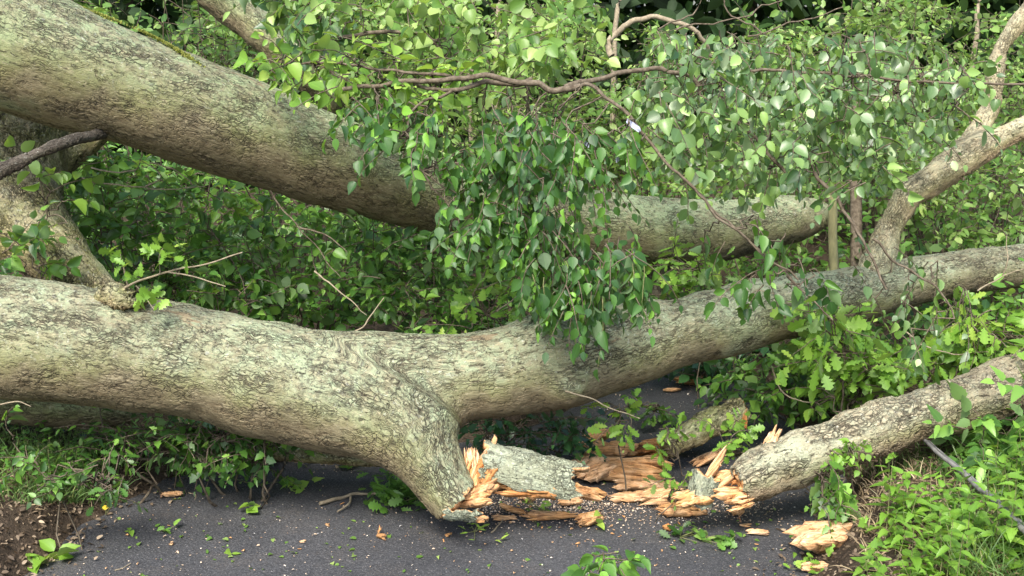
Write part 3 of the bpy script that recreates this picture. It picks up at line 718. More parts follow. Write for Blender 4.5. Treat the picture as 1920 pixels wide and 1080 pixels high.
# --- dark log under the forked trunk, left
l0 = P(100, 780, 4.4)
tree5 = empty('log', (l0[0], l0[1], 0.1), 'shaded brown log lying beneath the left end of the forked trunk', 'log')
limb('trunk', [chain([(-200, 745, 40, 4.4), (0, 752, 40, 4.4), (120, 762, 36, 4.4), (215, 772, 28, 4.42), (262, 776, 14, 4.44)])], [M['bark_up']], tree5, .009, .03)

# --- the right log with broken end
RL = chain([(1372, 914, 34, 3.94), (1420, 892, 43, 3.96), (1500, 860, 50, 4.0), (1600, 820, 50, 4.04), (1690, 790, 45, 4.1), (1760, 774, 46, 4.16), (1850, 742, 50, 4.24), (1940, 700, 50, 4.32), (2060, 640, 50, 4.4), (2300, 560, 46, 4.6), (2650, 500, 38, 4.9)])
r0 = P(1420, 930, 3.95)
tree6 = empty('broken_limb', (r0[0], r0[1], 0), 'thick rough barked limb coming in from the right with a splintered end on the path', 'broken limb')
limb('trunk', [RL], [M['bark_log'], M['wood']], tree6, .0085, .03, cuts=[(P(1398, 900, 3.965), np.array([-.86, .12, -.42]), .022)], lump=.014, lumpsc=9)
for q, (px, py, L, W, T, yaw, tilt, roll, mt, d) in enumerate([
        (1350, 905, 110, 30, 14, 25, 20, 0, 'wood_pale', 3.95), (1340, 878, 130, 18, 13, 40, 38, 0, 'wood_pale', 3.96), (1370, 925, 90, 40, 20, 10, -4, 0, 'wood', 3.93),
        (1425, 852, 100, 20, 12, 30, 28, 10, 'wood_pale', 3.98), (1448, 822, 70, 22, 12, 60, 25, 0, 'wood_pale', 4.0), (1388, 900, 50, 30, 14, 25, 12, 20, 'wood_dark', 3.95), (1362, 895, 60, 26, 16, -20, 15, 20, 'wood', 3.97),
        (1385, 940, 60, 30, 16, 10, 12, 60, 'wood', 3.91), (1298, 935, 80, 42, 20, 15, 8, 10, 'wood', 3.92), (1400, 872, 80, 22, 14, 35, 8, 0, 'wood_dark', 3.97)]):
    wood_piece('splinter', px, py, L, W, T, yaw, None, mt, tilt, roll, 40 + q, .5, parent=tree6, depth=d)
shell('bark_flap', 1318, 922, 62, 30, 2.4, 9, (.25, .1, .95), (-.1, -1, .2), 'bark_lichen', 'wood', tree6, 5, 3.90)

# --- mossy log beyond the path, behind the splinters
k0 = P(1360, 800, 4.75)
tree7 = empty('log', (k0[0], k0[1], 0), 'short mossy log with jagged dark end standing behind the young leaves on the path', 'log')
limb('trunk', [chain([(1250, 842, 16, 4.48), (1295, 815, 22, 4.52), (1345, 788, 25, 4.56), (1392, 766, 23, 4.6)], 4)], [M['bark_moss'], M['wood_dark']], tree7, .007, .03, cuts=[(P(1388, 765, 4.6), np.array([.8, .1, .5]), .02)], lump=.012, lumpsc=12)
wood_piece('splinter', 1394, 786, 44, 12, 8, 80, None, 'wood_dark', 65, 0, 61, .5, parent=tree7, depth=4.55)

# --- pale sapling limb under the fork
f0 = P(620, 858, 4.5)
tree8 = empty('fallen_pole', (f0[0], f0[1], 0), 'slim moss green pole lying on the path behind the snapped foot', 'pole')
limb('trunk', [chain([(500, 850, 11, 4.38), (580, 856, 12, 4.38), (680, 860, 12, 4.38), (780, 868, 11, 4.38)], 4)], [M['bark_moss']], tree8, .006, .02, lump=.004)

# ================================================================== BARK AND WOOD DEBRIS ON THE PATH
s0 = P(1000, 885, 3.95)
bs = empty('bark_slab', (s0[0], s0[1], 0), 'large curved plate of grey green lichened bark lying between the two broken ends', 'bark')
shell('bark_plate', 1003, 876, 178, 52, 1.9, 12, (.97, -.12, -.20), (-.05, -.72, .75), 'bark_lichen', 'wood', bs, 8, 3.88, .10)
wood_piece('torn_underside', 1000, 915, 150, 46, 22, -8, None, 'wood_dark', -5, 25, 71, .3, parent=bs, depth=3.90)
shell('bark_curl', 866, 976, 66, 24, 2.3, 5, (.93, -.30, .05), (-.25, -.60, -.75), 'bark_lichen', 'wood', None, 11, 3.77, .2)
tag(bpy.data.objects['bark_curl'], 'small curled piece of green bark under the tip of the snapped foot', 'bark')

WP = [
    ('wood_slab', 1165, 900, 190, 60, 24, -14, 'wood', 2, 14, 'long pinkish torn slab at the right end of the bark plate'),
    ('wood_slab', 1140, 862, 120, 44, 26, -8, 'wood', 6, -16, 'orange torn slab lying behind the pink one'),
    ('wood_slab', 1255, 852, 170, 36, 26, 12, 'wood_dark', 8, 14, 'long rusty brown torn plank pointing toward the young green shoot'),
    ('wood_slab', 1120, 838, 90, 24, 20, 20, 'wood', 10, 0, 'small orange torn plank farthest behind the bark plate'),
    ('wood_slab', 1215, 922, 130, 36, 18, -8, 'wood_pale', 0, 0, 'flat pale slab in front of the pink one'),
    ('wood_slab', 985, 925, 130, 38, 26, -6, 'wood_dark', 0, 20, 'dark red torn strip beneath the bark plate'),
    ('wood_slab', 935, 918, 90, 50, 34, -10, 'wood', 4, 14, 'glowing orange piece beside the snapped foot'),
    ('wood_slab', 1240, 945, 110, 40, 24, 12, 'wood_pale', 5, 0, 'pale orange piece left of the splintered limb end'),
    ('wood_slab', 1275, 968, 100, 32, 20, -8, 'wood', 0, 0, 'low orange piece in front of the splintered limb end'),
    ('wood_slab', 1180, 940, 90, 24, 14, 6, 'wood_pale', 0, 0, 'thin flat pale sheet of torn wood in the middle of the pile'),
    ('wood_slab', 1100, 935, 80, 28, 18, -30, 'wood', 0, 0, 'ragged orange piece at the lower right corner of the bark plate'),
    ('wood_slab', 1220, 880, 90, 26, 18, 30, 'wood', 6, 0, 'ragged orange piece left of the bright small sprig'),
    ('wood_slab', 1110, 900, 80, 70, 30, 20, 'wood_pale', 12, 10, 'thick pink torn end stuck to the right end of the bark plate'),
    ('wood_stick', 1030, 975, 120, 15, 12, -7, 'wood', 0, 0, 'straight splinter stick lying in front of the bark plate'),
    ('wood_stick', 962, 962, 64, 10, 9, -35, 'wood', 0, 0, 'short splinter leaning on the straight stick'),
    ('wood_slab', 1540, 1034, 128, 74, 44, 12, 'wood_pale', 0, -8, 'thick pale orange chunk at the right edge of the asphalt'),
    ('wood_slab', 1525, 1072, 60, 24, 14, -6, 'wood_pale', 0, 0, 'small pale slab below the thick orange chunk'),
    ('wood_slab', 1105, 985, 58, 26, 16, 28, 'wood', 6, 10, 'orange flake with a pale leaf on it at the middle of the asphalt'),
    ('wood_slab', 718, 1012, 36, 16, 10, -25, 'wood', 6, 10, 'bright orange splinter alone on the asphalt left of the middle'),
    ('wood_slab', 712, 1003, 24, 9, 7, 100, 'wood', 45, 0, 'upright tip of the lone orange splinter'),
    ('wood_slab', 1068, 948, 50, 22, 14, 8, 'wood_pale', 0, 0, 'pale block between bark plate and straight stick'),
    ('wood_slab', 1030, 930, 60, 24, 14, -4, 'wood', 0, 0, 'orange block under the front edge of the bark plate'),
    ('wood_slab', 1382, 967, 28, 24, 20, 70, 'wood', 10, 0, 'rusty cube like chunk below the splintered limb end'),
    ('wood_slab', 1252, 995, 18, 16, 16, 70, 'wood_dark', 10, 0, 'small reddish lump on the asphalt beside green sprigs'),
    ('wood_slab', 1420, 1003, 44, 14, 8, -5, 'wood_pale', 0, 0, 'flat pale chip in front of the splintered limb'),
    ('wood_slab', 1400, 988, 40, 12, 8, 5, 'wood_pale', 0, 0, 'narrow pale chip nearest the splintered limb'),
    ('wood_slab', 945, 976, 50, 10, 8, 4, 'wood_pale', 0, 0, 'curved pale sliver right of the bark curl'),
    ('wood_slab', 842, 1006, 22, 11, 7, 15, 'wood', 0, 0, 'small orange chip under the bark curl'),
    ('wood_slab', 990, 942, 34, 30, 24, 60, 'wood_pale', 30, 0, 'cream curled piece with green leaves in front of the bark plate'),
    ('wood_slab', 1295, 722, 70, 26, 16, -8, 'wood', 0, 0, 'rusty torn piece far back on the path beyond the trunk'),
    ('wood_slab', 1258, 735, 40, 14, 10, 8, 'wood_pale', 0, 0, 'pale torn piece far back on the path beyond the trunk'),
    ('wood_slab', 1330, 870, 90, 22, 14, 35, 'wood_pale', 12, 0, 'slanting pale stave between the log and the splintered limb'),
    ('wood_slab', 322, 932, 46, 10, 8, 6, 'wood_pale', 0, 0, 'cream sliver at the left edge of the asphalt'),
    ('wood_slab', 615, 987, 20, 10, 7, -20, 'wood', 0, 0, 'reddish chip on the asphalt left of the snapped foot'),
    ('wood_slab', 566, 1018, 26, 8, 6, 5, 'wood_pale', 0, 0, 'pink chip on the asphalt below the curled leaf'),
    ('wood_slab', 322, 1022, 18, 10, 7, 5, 'wood_pale', 0, 0, 'round pink chip on the left of the asphalt'),
]
for q, (nm, px, py, L, W, T, yaw, mt, tilt, roll, lb) in enumerate(WP):
    wood_piece(nm, px, py, L, W, T, yaw, lb, mt, tilt, roll, 100 + q, .35 if L > 60 else .25, curl=.1 if W > 25 else 0, bend=.1 if nm == 'wood_stick' else 0)
# loose chips: one mesh each, shared shapes
chip_me = []
for q in range(5):
    V, f = slab_arrays(.030, .010, .0035, 300 + q, .6, .2, 4, 4, 0, .1)
    chip_me.append(mesh('wood_chip', V, f, M[('wood_pale', 'wood', 'wood_pale', 'wood', 'wood_pale')[q]], False, {'grain': V + q}))
cz = []
while len(cz) < 90:
    if R.random() < .6: x = R.normal(1120, 190); y = R.normal(975, 26)
    else: x = R.uniform(150, 1480); y = R.uniform(900, 1078)
    if 120 < x < 1540 and 930 - (x < 700) * 20 < y < 1079:
        g = Gz(np.array(x), np.array(y))
        if path_sd(g[0:1], g[1:2])[0] < -.04: cz.append(g)
for q, g in enumerate(cz):
    o = bpy.data.objects.new('wood_chip', chip_me[q % 5]); COL.objects.link(o)
    o.location = (g[0], g[1], .004); s = float(R.uniform(.3, 1.0)); o.scale = (s, s, s); o.rotation_euler = (R.normal(0, .15), R.normal(0, .12), R.uniform(0, 6.28))
    near = g[0] > -.25 and g[1] < 4.1
    tag(o, 'small orange wood chip among the crumbs scattered on the asphalt', 'wood chip', 'wood chips on the asphalt')

# fine crumbs
def _lf():
    g = Gz(R.uniform(150, 1520, 420), R.uniform(880, 1085, 420)); return g[path_sd(g[:, 0], g[:, 1]) < -.02][:190]
def scatter_stuff(name, label, kind, mat, pts, size, cat, flat=.25, lvm=.5, lift=.003):
    n = len(pts); a = R.uniform(0, 6.28, n); f = np.stack([np.cos(a), np.sin(a), R.normal(0, flat, n)], -1); u = np.stack([R.normal(0, flat, n), R.normal(0, flat, n), np.ones(n)], -1)
    q = pts.copy(); q[:, 2] += lift
    o = leaves(name, kind, q, f, u, size, M[mat], None, np.clip(R.normal(lvm, .25, n), 0, 1)); return tag(o, label, cat, kind='stuff')
def ground_pts(n, fx, fy, inside=True, lim=-.01):
    out = []
    px = fx(n * 3); py = fy(n * 3); g = GT(px, py) if not inside else Gz(px, py); s = path_sd(g[:, 0], g[:, 1])
    g = g[(s < lim) if inside else (s > lim)][:n]
    if not inside: g[:, 2] = np.maximum(height(g[:, 0], g[:, 1]), 0)
    return g
p1 = np.vstack([ground_pts(2600, lambda n: R.normal(1130, 170, n), lambda n: 935 + np.abs(R.normal(0, 30, n)) - 10), ground_pts(1500, lambda n: R.choice([930., 1090, 1290, 1400], n) + R.normal(0, 38, n), lambda n: 950 + R.normal(0, 14, n))])
p2 = ground_pts(900, lambda n: R.uniform(0, 1560, n), lambda n: R.uniform(860, 1090, n))
p3 = ground_pts(500, lambda n: R.uniform(1050, 1450, n), lambda n: R.uniform(700, 880, n))
pc = np.vstack([p1, p2, p3])
scatter_stuff('wood_crumbs', 'fine pale and orange wood crumbs sprinkled over the asphalt', 'chip', 'chipmix', pc, R.uniform(.0015, .0075, len(pc)) * np.where(R.random(len(pc)) < .06, 2.0, 1), 'wood crumbs')
ls_ = _lf(); scatter_stuff('leaf_scraps', 'small torn green leaf scraps strewn over the asphalt', 'ovate', 'leaf_back', ls_, R.uniform(.008, .024, len(ls_)), 'leaf scraps', .25, .6)
pe = ground_pts(1500, lambda n: R.uniform(0, 1600, n), lambda n: R.uniform(850, 1090, n))
sd_ = path_sd(pe[:, 0], pe[:, 1]); pe = pe[sd_ > -.16 * R.random(len(pe)) ** .5 - .0]
pl = ground_pts(3800, lambda n: np.where(R.random(n) < .5, R.uniform(-60, 560, n), R.uniform(1440, 1980, n)), lambda n: R.uniform(780, 1120, n), False, -.02)
pl = np.vstack([pl, pe])
scatter_stuff('leaf_litter', 'brown dead leaves and bark bits covering the earth banks', 'small', 'litter', pl, R.uniform(.006, .026, len(pl)), 'leaf litter', .5, .5, .006)

# fallen green leaves and sprigs lying on the path
def sprig(px, py, n, size, kind, mat, label, lv=.5, spread=16, h=.02, cat='leaf sprig', name='leaf_sprig', dirz=.2):
    g = GT(np.array(float(px)), np.array(float(py))); k = float((g - CAM) @ FWD) / F; g[2] = max(g[2], 0)
    e = empty(name, g, label, cat)
    pos = g + np.c_[R.normal(0, spread * k, n), R.normal(0, spread * k * .8, n), np.abs(R.normal(0, h, n)) + .006]
    a = R.uniform(0, 6.28, n); f = np.stack([np.cos(a), np.sin(a), R.normal(dirz, .3, n)], -1)
    leaves('foliage', kind, pos, f, np.stack([R.normal(0, .5, n), R.normal(-.3, .5, n), np.ones(n)], -1), R.uniform(.7, 1.2, n) * size, M[mat], e, np.clip(R.normal(lv, .2, n), 0, 1))
    tw = TW(); u = np.linspace(0, 1, 5)[None, :, None]; c = g + np.array([0, 0, .006])
    ends = pos[R.choice(n, min(n, 7), replace=False)]; tw.add(c * (1 - u) + ends[:, None] * u, .0016, .0008, 4); tw.build('stem', M['twig_green'], e); return e
sprig(750, 945, 170, .045, 'oak', 'leaf_mid', 'dark green leafy sprig lying against the left side of the snapped foot', .45, 28, .05)
sprig(475, 963, 7, .035, 'round', 'leaf_lime', 'pale curled leaf cluster alone on the left asphalt', .8, 8, .012)
sprig(310, 998, 6, .035, 'oak', 'leaf_mid', 'small green lobed leaf on the left asphalt', .6, 8, .008)
sprig(242, 1000, 3, .03, 'ovate', 'leaf_lime', 'tiny pale leaf left of the green lobed one', .6, 6, .006)
sprig(560, 912, 12, .045, 'ovate', 'leaf_lime', 'pale upturned leaves on the asphalt below the slim pole', .8, 22, .015)
sprig(475, 912, 9, .035, 'ovate', 'leaf_mid', 'small green leaves on the asphalt below the ivy', .6, 20, .012)
sprig(655, 880, 9, .06, 'ovate', 'leaf_mid', 'green leaf pair hanging against the slim pole', .5, 12, .05)
sprig(1275, 1010, 14, .045, 'oak', 'leaf_mid', 'dark sprig on the asphalt right of the middle', .3, 20, .02)
sprig(1360, 1025, 14, .045, 'oak', 'leaf_mid', 'brighter sprig on the asphalt in front of the splintered limb', .6, 18, .025)
sprig(1318, 1012, 8, .045, 'ovate', 'leaf_back', 'pale green leaves between two sprigs on the asphalt', .6, 14, .012)
sprig(1020, 962, 22, .03, 'narrow', 'leaf_lime', 'small bright green sprig in front of the bark plate', .7, 20, .02)
sprig(1125, 992, 3, .035, 'round', 'leaf_lime', 'pale leaf stuck to the orange flake', .9, 6, .03)
sprig(890, 1000, 10, .03, 'narrow', 'leaf_lime', 'pale green shreds beside the bark curl', .8, 16, .01)
sprig(432, 1042, 2, .03, 'ovate', 'leaf_lime', 'pale leaf near the bottom left of the asphalt', .8, 4, .004)
sprig(940, 1015, 3, .028, 'narrow', 'leaf_lime', 'thin leaf shred under the snapped foot', .8, 8, .004)
sprig(80, 1060, 9, .06, 'ovate', 'leaf_lime', 'broad pale leaf at the bottom left corner', .7, 18, .015)
sprig(198, 968, 3, .024, 'oak', 'yellow', 'yellow leaf at the left edge of the path', .6, 7, .015)
sprig(1524, 1070, 24, .03, 'oak', 'leaf_lime', 'bright small leaves below the thick orange chunk', .5, 22, .02)
sprig(1470, 905, 8, .03, 'ovate', 'leaf_mid', 'few small leaves tucked under the splintered limb', .4, 14, .02)
# twigs on the path
def stick(px_pts, r, label, mat='twig_pale', lift=.01, name='stick', cat='stick', extra=()):
    a = np.array(px_pts, float); g = GT(a[:, 0], a[:, 1]); g[:, 2] = np.maximum(height(g[:, 0], g[:, 1]), 0) + lift
    e = empty(name, g[0], label, cat); tw = TW(); tw.path(g, r, r * .6, 5, 7, .008)
    for x in extra:
        b = np.array(x, float); q = GT(b[:, 0], b[:, 1]); q[:, 2] = np.maximum(height(q[:, 0], q[:, 1]), 0) + lift; tw.path(q, r * .7, r * .4, 5, 6, .004)
    tw.build('wood', M[mat], e); return e
stick([(598, 950), (640, 938), (670, 930), (712, 930)], .007, 'forked twig lying on the asphalt left of the snapped foot', 'twig_pale', .012, extra=[[(658, 935), (655, 950), (632, 965)]])
stick([(335, 830), (385, 865), (412, 874), (432, 885)], .004, 'thin curved twig arching at the left edge of the path', 'twig_pale', .05, extra=[[(412, 874), (440, 850), (452, 825)]])
stick([(245, 876), (300, 872), (330, 866)], .005, 'bare twig on the left bank', 'twig_pale', .03)
stick([(352, 925), (370, 930), (366, 945)], .003, 'short bent twig on the left asphalt', 'twig_pale', .004)
stick([(920, 1000), (938, 985), (945, 975)], .003, 'short twig standing near the bark curl', 'twig_pale', .004)
stick([(215, 1070), (250, 1058)], .002, 'thin straight twig at the bottom left', 'twig_pale', .004)
stick([(1282, 860), (1305, 842), (1345, 828)], .006, 'grey twig crossing behind the slanting stave', 'twig_pale', .05)

# fallen cable on the right bank
a = np.array([(1682, 840), (1712, 868), (1760, 915), (1815, 965), (1870, 1020), (1935, 1085)], float); g = GT(a[:, 0], a[:, 1]); g[:, 2] += .11
e = empty('cable', g[0], 'grey cable slanting down the right bank from under the rough log', 'cable')
tw = TW(); tw.path(g, .0045, .0095, 6, 8, .004); tw.build('sheath', M['cable'], e)
tw = TW(); tw.path(g + np.array([.016, .004, -.004]), .003, .005, 6, 8, .003); tw.build('wire', M['cable'], e)

# stakes beyond the trunk
def stake(px, y0, y1, r, d, label, mat, name='stake'):
    a = P(px, y0, d); b = P(px + 4, y1, d); e = empty(name, (b[0], b[1], b[2]), label, 'stake')
    tw = TW(); c = np.stack([a * (1 - u) + b * u for u in np.linspace(0, 1, 8)]) + R.normal(0, .002, (8, 3)); tw.add(c[None], r * d / F, r * d / F * 1.15, 10)
    v, f = twig_mesh(np.stack([a + [0, 0, .004], a])[None], r * d / F * .1, r * d / F, 10); v[:10, 2] += (v[:10, 0] - a[0]) * .8; tw.V.append(v); tw.F.append(f + tw.o)
    top = tw.build('pole', M[mat], e); return e
stake(1560, 352, 560, 8, 5.3, 'short yellowish wooden stake behind the forked trunk', 'stake')
stake(1602, 120, 560, 10, 5.9, 'taller grey brown stake right of the yellowish one', 'twig')

# ================================================================== FOLIAGE
# --- branches hanging in front
FB = 'leafy branches hanging in front of the trunks'
bush('leafy_branch', 'dark leafy branch curtain hanging over the middle of the upper trunk', 'leafy branch',
     [(690, 160), (900, 170), (1010, 200), (1000, 430), (900, 420), (790, 330), (735, 250)], 185, 3.75, 4.35, 'ovate', 'leaf_front', .042, .15, 8, -.7, .8, .8,
     stems=[([(1090, 158, 3.9), (1030, 166, 3.9), (980, 152, 3.9), (900, 146, 3.92), (800, 150, 3.95), (735, 158, 3.98), (640, 168, 4.0)], 6.5, 4), ([(1000, 150, 3.95), (900, 160, 3.95), (850, 168, 3.95), (780, 158, 3.98)], 5.5, 3.5)], group=FB, seed=1, lvm=.38, gaps=.3)
bush('leafy_branch', 'long drooping branch whose lowest leaves dangle over the fork of the trunk', 'leafy branch',
     [(960, 200), (1240, 240), (1210, 430), (1180, 540), (1020, 540), (975, 420)], 180, 3.6, 4.15, 'ovate', 'leaf_front', .043, .18, 9, -1.2, 1.0, .9,
     stems=[([(1090, 158, 3.85), (1120, 165, 3.8), (1170, 212, 3.75), (1230, 278, 3.72), (1290, 346, 3.7), (1360, 415, 3.7), (1440, 480, 3.7), (1500, 530, 3.7)], 4, 1.8)], group=FB, seed=2, lvm=.28, gaps=.25)
bush('leafy_branch', 'fringe of dark leaves spilling over the upper trunk left of the curtain', 'leafy branch',
     [(640, 165), (760, 170), (870, 240), (880, 430), (820, 400), (770, 330), (700, 270), (650, 210)], 60, 3.75, 4.2, 'ovate', 'leaf_front', .046, .13, 7, -.6, .8, .7,
     stems=[([(850, 168, 3.95), (780, 200, 3.92), (760, 260, 3.9), (790, 330, 3.88)], 3, 1.5)], group=FB, seed=14, lvm=.42)
# individual dangling tips
def dangle(px, py, L, K, seed, label, size=.055, d=3.62):
    rng = np.random.default_rng(seed); e = empty('hanging_twig', P(px, py, d), label, 'twig', 'dangling leafy tips over the fork')
    s = P(np.array([px, px - 22]), np.array([py, py - 6]), np.array([d, d]))
    poly, lp, lf, lu, ls = sprays(s, np.array([[.1, 0, -1.], [0, 0, -1.]]), np.array([L, L * .8]), K, size, .4, 1.0, .8, rng)
    tw = TW(); tw.add(poly, .002, .001); tw.build('stem', M['twig_green'], e); leaves('foliage', 'ovate', lp, lf, lu, ls, M['leaf_front'], e, np.clip(rng.normal(.22, .12, len(lp)), 0, 1), rng=rng)
dangle(1020, 520, .18, 8, 3, 'leafy tip hanging to the top of the forked trunk at its middle')
dangle(1130, 560, .21, 7, 4, 'longest dangling leaf string, ending low on the bark of the fork')
dangle(1208, 500, .14, 6, 5, 'rightmost dangling tip above the right arm of the fork')
bush('leafy_branch', 'bright lime sprays resting on the top edge of the upper trunk', 'leafy branch',
     [(470, 112), (560, 95), (720, 90), (850, 110), (860, 190), (700, 195), (610, 160), (500, 140)], 46, 3.95, 4.25, 'round', 'leaf_lime', .050, .15, 7, .0, .4, .25,
     stems=[([(880, 150, 4.0), (780, 135, 4.0), (680, 125, 4.05), (560, 118, 4.1), (490, 128, 4.15)], 3.5, 1.5)], group=FB, seed=6, lvm=.6)
bush('leafy_branch', 'grey green leafy branch in the upper middle right of the bare curved stem', 'leafy branch',
     [(1180, 60), (1420, 50), (1560, 110), (1560, 300), (1440, 350), (1290, 340), (1200, 270)], 215, 3.7, 4.9, 'round', 'leaf_blue', .041, .16, 8, -.5, .6, .7,
     stems=[([(1060, 165, 3.95), (1120, 150, 4.0), (1180, 135, 4.0), (1250, 128, 4.0), (1340, 182, 4.0), (1400, 240, 3.95), (1450, 300, 3.9), (1510, 365, 3.9)], 5.5, 3)], group=FB, seed=7, lvm=.45, gaps=.35)
bush('leafy_branch', 'pale glossy leaves spread along a thin horizontal twig at the upper right', 'leafy branch',
     [(1480, 60), (1700, 60), (1830, 110), (1840, 180), (1720, 270), (1620, 350), (1550, 340), (1500, 300)], 200, 3.7, 4.9, 'round', 'leaf_blue', .041, .16, 8, -.4, .6, .65,
     stems=[([(1400, 130, 3.9), (1480, 135, 3.9), (1600, 145, 3.9), (1740, 155, 3.9), (1960, 162, 3.9)], 3, 2.2), ([(1530, 320, 3.8), (1580, 395, 3.78), (1625, 470, 3.76), (1665, 545, 3.75)], 4, 2)], group=FB, seed=8, lvm=.5, gaps=.35)
bush('leafy_branch', 'thin branch dropping steeply to the right arm of the fork with dark hanging leaves', 'leafy branch',
     [(1270, 370), (1400, 400), (1540, 440), (1540, 560), (1440, 540), (1330, 500)], 14, 3.65, 4.0, 'ovate', 'leaf_front', .056, .15, 7, -1.1, .9, .9,
     stems=[([(1290, 346, 3.75), (1380, 430, 3.75), (1470, 510, 3.75), (1560, 600, 3.76)], 2.4, 1.5)], group=FB, seed=9, lvm=.35)
bush('leafy_branch', 'sparse mixed leaves hanging in front of the pale stripped limb', 'leafy branch',
     [(1580, 430), (1700, 400), (1800, 480), (1830, 620), (1700, 640), (1600, 560), (1590, 400)], 17, 3.9, 4.4, 'ovate', 'leaf_blue', .046, .15, 6, -1.0, .8, .9,
     stems=[([(1630, 450, 3.9), (1700, 500, 3.9), (1760, 540, 3.9), (1790, 600, 3.9)], 2.6, 1.5)], group=FB, seed=10, lvm=.45)
bush('leafy_branch', 'lime and grey leaves high at the top centre above the bare curved stem', 'leafy branch',
     [(540, -20), (1100, -20), (1110, 110), (960, 140), (740, 120), (560, 80)], 130, 4.3, 5.0, 'round', 'leaf_back', .055, .17, 8, .1, .4, .4,
     stems=[([(640, 70, 4.6), (770, 60, 4.6), (830, 92, 4.6), (885, 132, 4.5)], 4, 2.5)], group=FB, seed=11, lvm=.55, gaps=.3)
bush('leafy_branch', 'dark silvery leaves beside the thick bare branch at the top left', 'leafy branch',
     [(500, -30), (640, -30), (660, 60), (560, 90)], 30, 4.6, 5.2, 'ovate', 'leaf_blue', .07, .18, 7, -.4, .6, .6, group=FB, seed=12, lvm=.3,
     stems=[([(480, -60, 4.9), (560, 0, 4.9), (620, 50, 4.9)], 4, 2)])

# --- thicket between the two trunks
TH = 'shrubs between and behind the trunks'
def shrub(label, poly, n, d0, d1, kind, mat, size, seed, lvm=.4, up=.5, hang=.35, gaps=.3, K=8, length=.16, name='shrub', group=TH, **kw):
    return bush(name, label, 'shrub', poly, n, d0, d1, kind, mat, size, length, K, up, .5, hang, group=group, seed=seed, lvm=lvm, gaps=gaps, **kw)
shrub('dark shrub filling the gap beside the mossy limb at left', [(90, 300), (330, 290), (420, 360), (420, 560), (260, 560), (150, 500), (100, 400)], 210, 4.6, 5.5, 'ovate', 'leaf_mid', .055, 21, .38)
shrub('dark shrub under the middle of the upper trunk', [(330, 340), (700, 400), (760, 450), (760, 620), (500, 600), (330, 540)], 270, 4.6, 5.6, 'ovate', 'leaf_mid', .052, 22, .42)
shrub('leafy shrub behind the curtain above the fork', [(680, 420), (1180, 470), (1230, 600), (960, 640), (700, 640)], 290, 4.7, 5.7, 'ovate', 'leaf_mid', .052, 23, .42)
shrub('bright oak leaved tuft just above the dip of the forked trunk', [(850, 540), (960, 540), (980, 610), (880, 620)], 14, 4.35, 4.5, 'oak', 'leaf_lime', .06, 24, .4)
shrub('yellow green plant to the right of the dark prop limb', [(1255, 470), (1340, 480), (1340, 560), (1250, 550)], 26, 5.0, 5.4, 'oak', 'leaf_lime', .06, 25, .4)
shrub('light green shrub behind the end of the upper trunk', [(1180, 250), (1560, 250), (1560, 520), (1180, 520)], 230, 6.0, 7.0, 'small', 'leaf_back', .05, 26, .4)
shrub('dense bright shrub behind the pale stripped limb at right', [(1660, 230), (1960, 230), (1960, 480), (1680, 470)], 340, 5.6, 6.8, 'small', 'leaf_back', .05, 27, .38)
shrub('few big round leaves beside the mossy limb', [(70, 330), (130, 340), (130, 420), (80, 400)], 5, 4.2, 4.3, 'round', 'leaf_lime', .055, 28, .5)
shrub('small dark leaves in front of the lower mossy limb at left edge', [(0, 460), (80, 460), (80, 505), (0, 510)], 10, 4.15, 4.25, 'ovate', 'leaf_mid', .055, 29, .35)
# background shrubs
BG = 'background shrubs at the top of the view'
for q, (lb, x0, x1, y0, y1, n, d0, d1, mt, kd, sz, lv) in enumerate([
        ('tangled olive shrub above the upper trunk at top left', 130, 430, -60, 260, 380, 5.6, 6.8, 'leaf_back', 'small', .046, .32),
        ('shrub with pale blossoms of light behind the thick bare branch', 400, 720, -60, 260, 400, 6.2, 7.4, 'leaf_back', 'small', .05, .42),
        ('light green shrub at the top centre left of the dark gap', 640, 900, -20, 300, 400, 6.4, 7.8, 'leaf_back', 'small', .05, .55),
        ('fine leaved yellow green shrub just right of the top centre dark gap', 900, 1130, 5, 330, 400, 6.6, 8.0, 'leaf_back', 'small', .05, .6),
        ('shrub below the arched bare branch', 1120, 1340, 60, 340, 380, 6.8, 8.0, 'leaf_back', 'small', .052, .5),
        ('bright shrub behind the grey green hanging branch', 1320, 1580, 40, 340, 420, 6.8, 8.2, 'leaf_back', 'small', .052, .45),
        ('tall light green shrub at the upper right', 1540, 1800, -40, 330, 460, 6.8, 8.2, 'leaf_back', 'small', .054, .55),
        ('shrub with yellowing leaves at the far upper right corner', 1780, 1990, 20, 340, 340, 6.4, 7.8, 'leaf_back', 'small', .05, .5)]):
    xm = (x0 + x1) / 2; w = (x1 - x0) / 2
    poly = [(xm - w, y0 + .3 * (y1 - y0)), (xm - w * .4, y0 + .02 * (y1 - y0)), (xm + w * .3, y0), (xm + w, y0 + .25 * (y1 - y0)), (xm + w * 1.05, y1), (xm - w * 1.05, y1)]
    shrub(lb, poly, n, d0, d1, kd, mt, sz, 40 + q, lv, .6, .3, .35, 8, .2, group=BG)

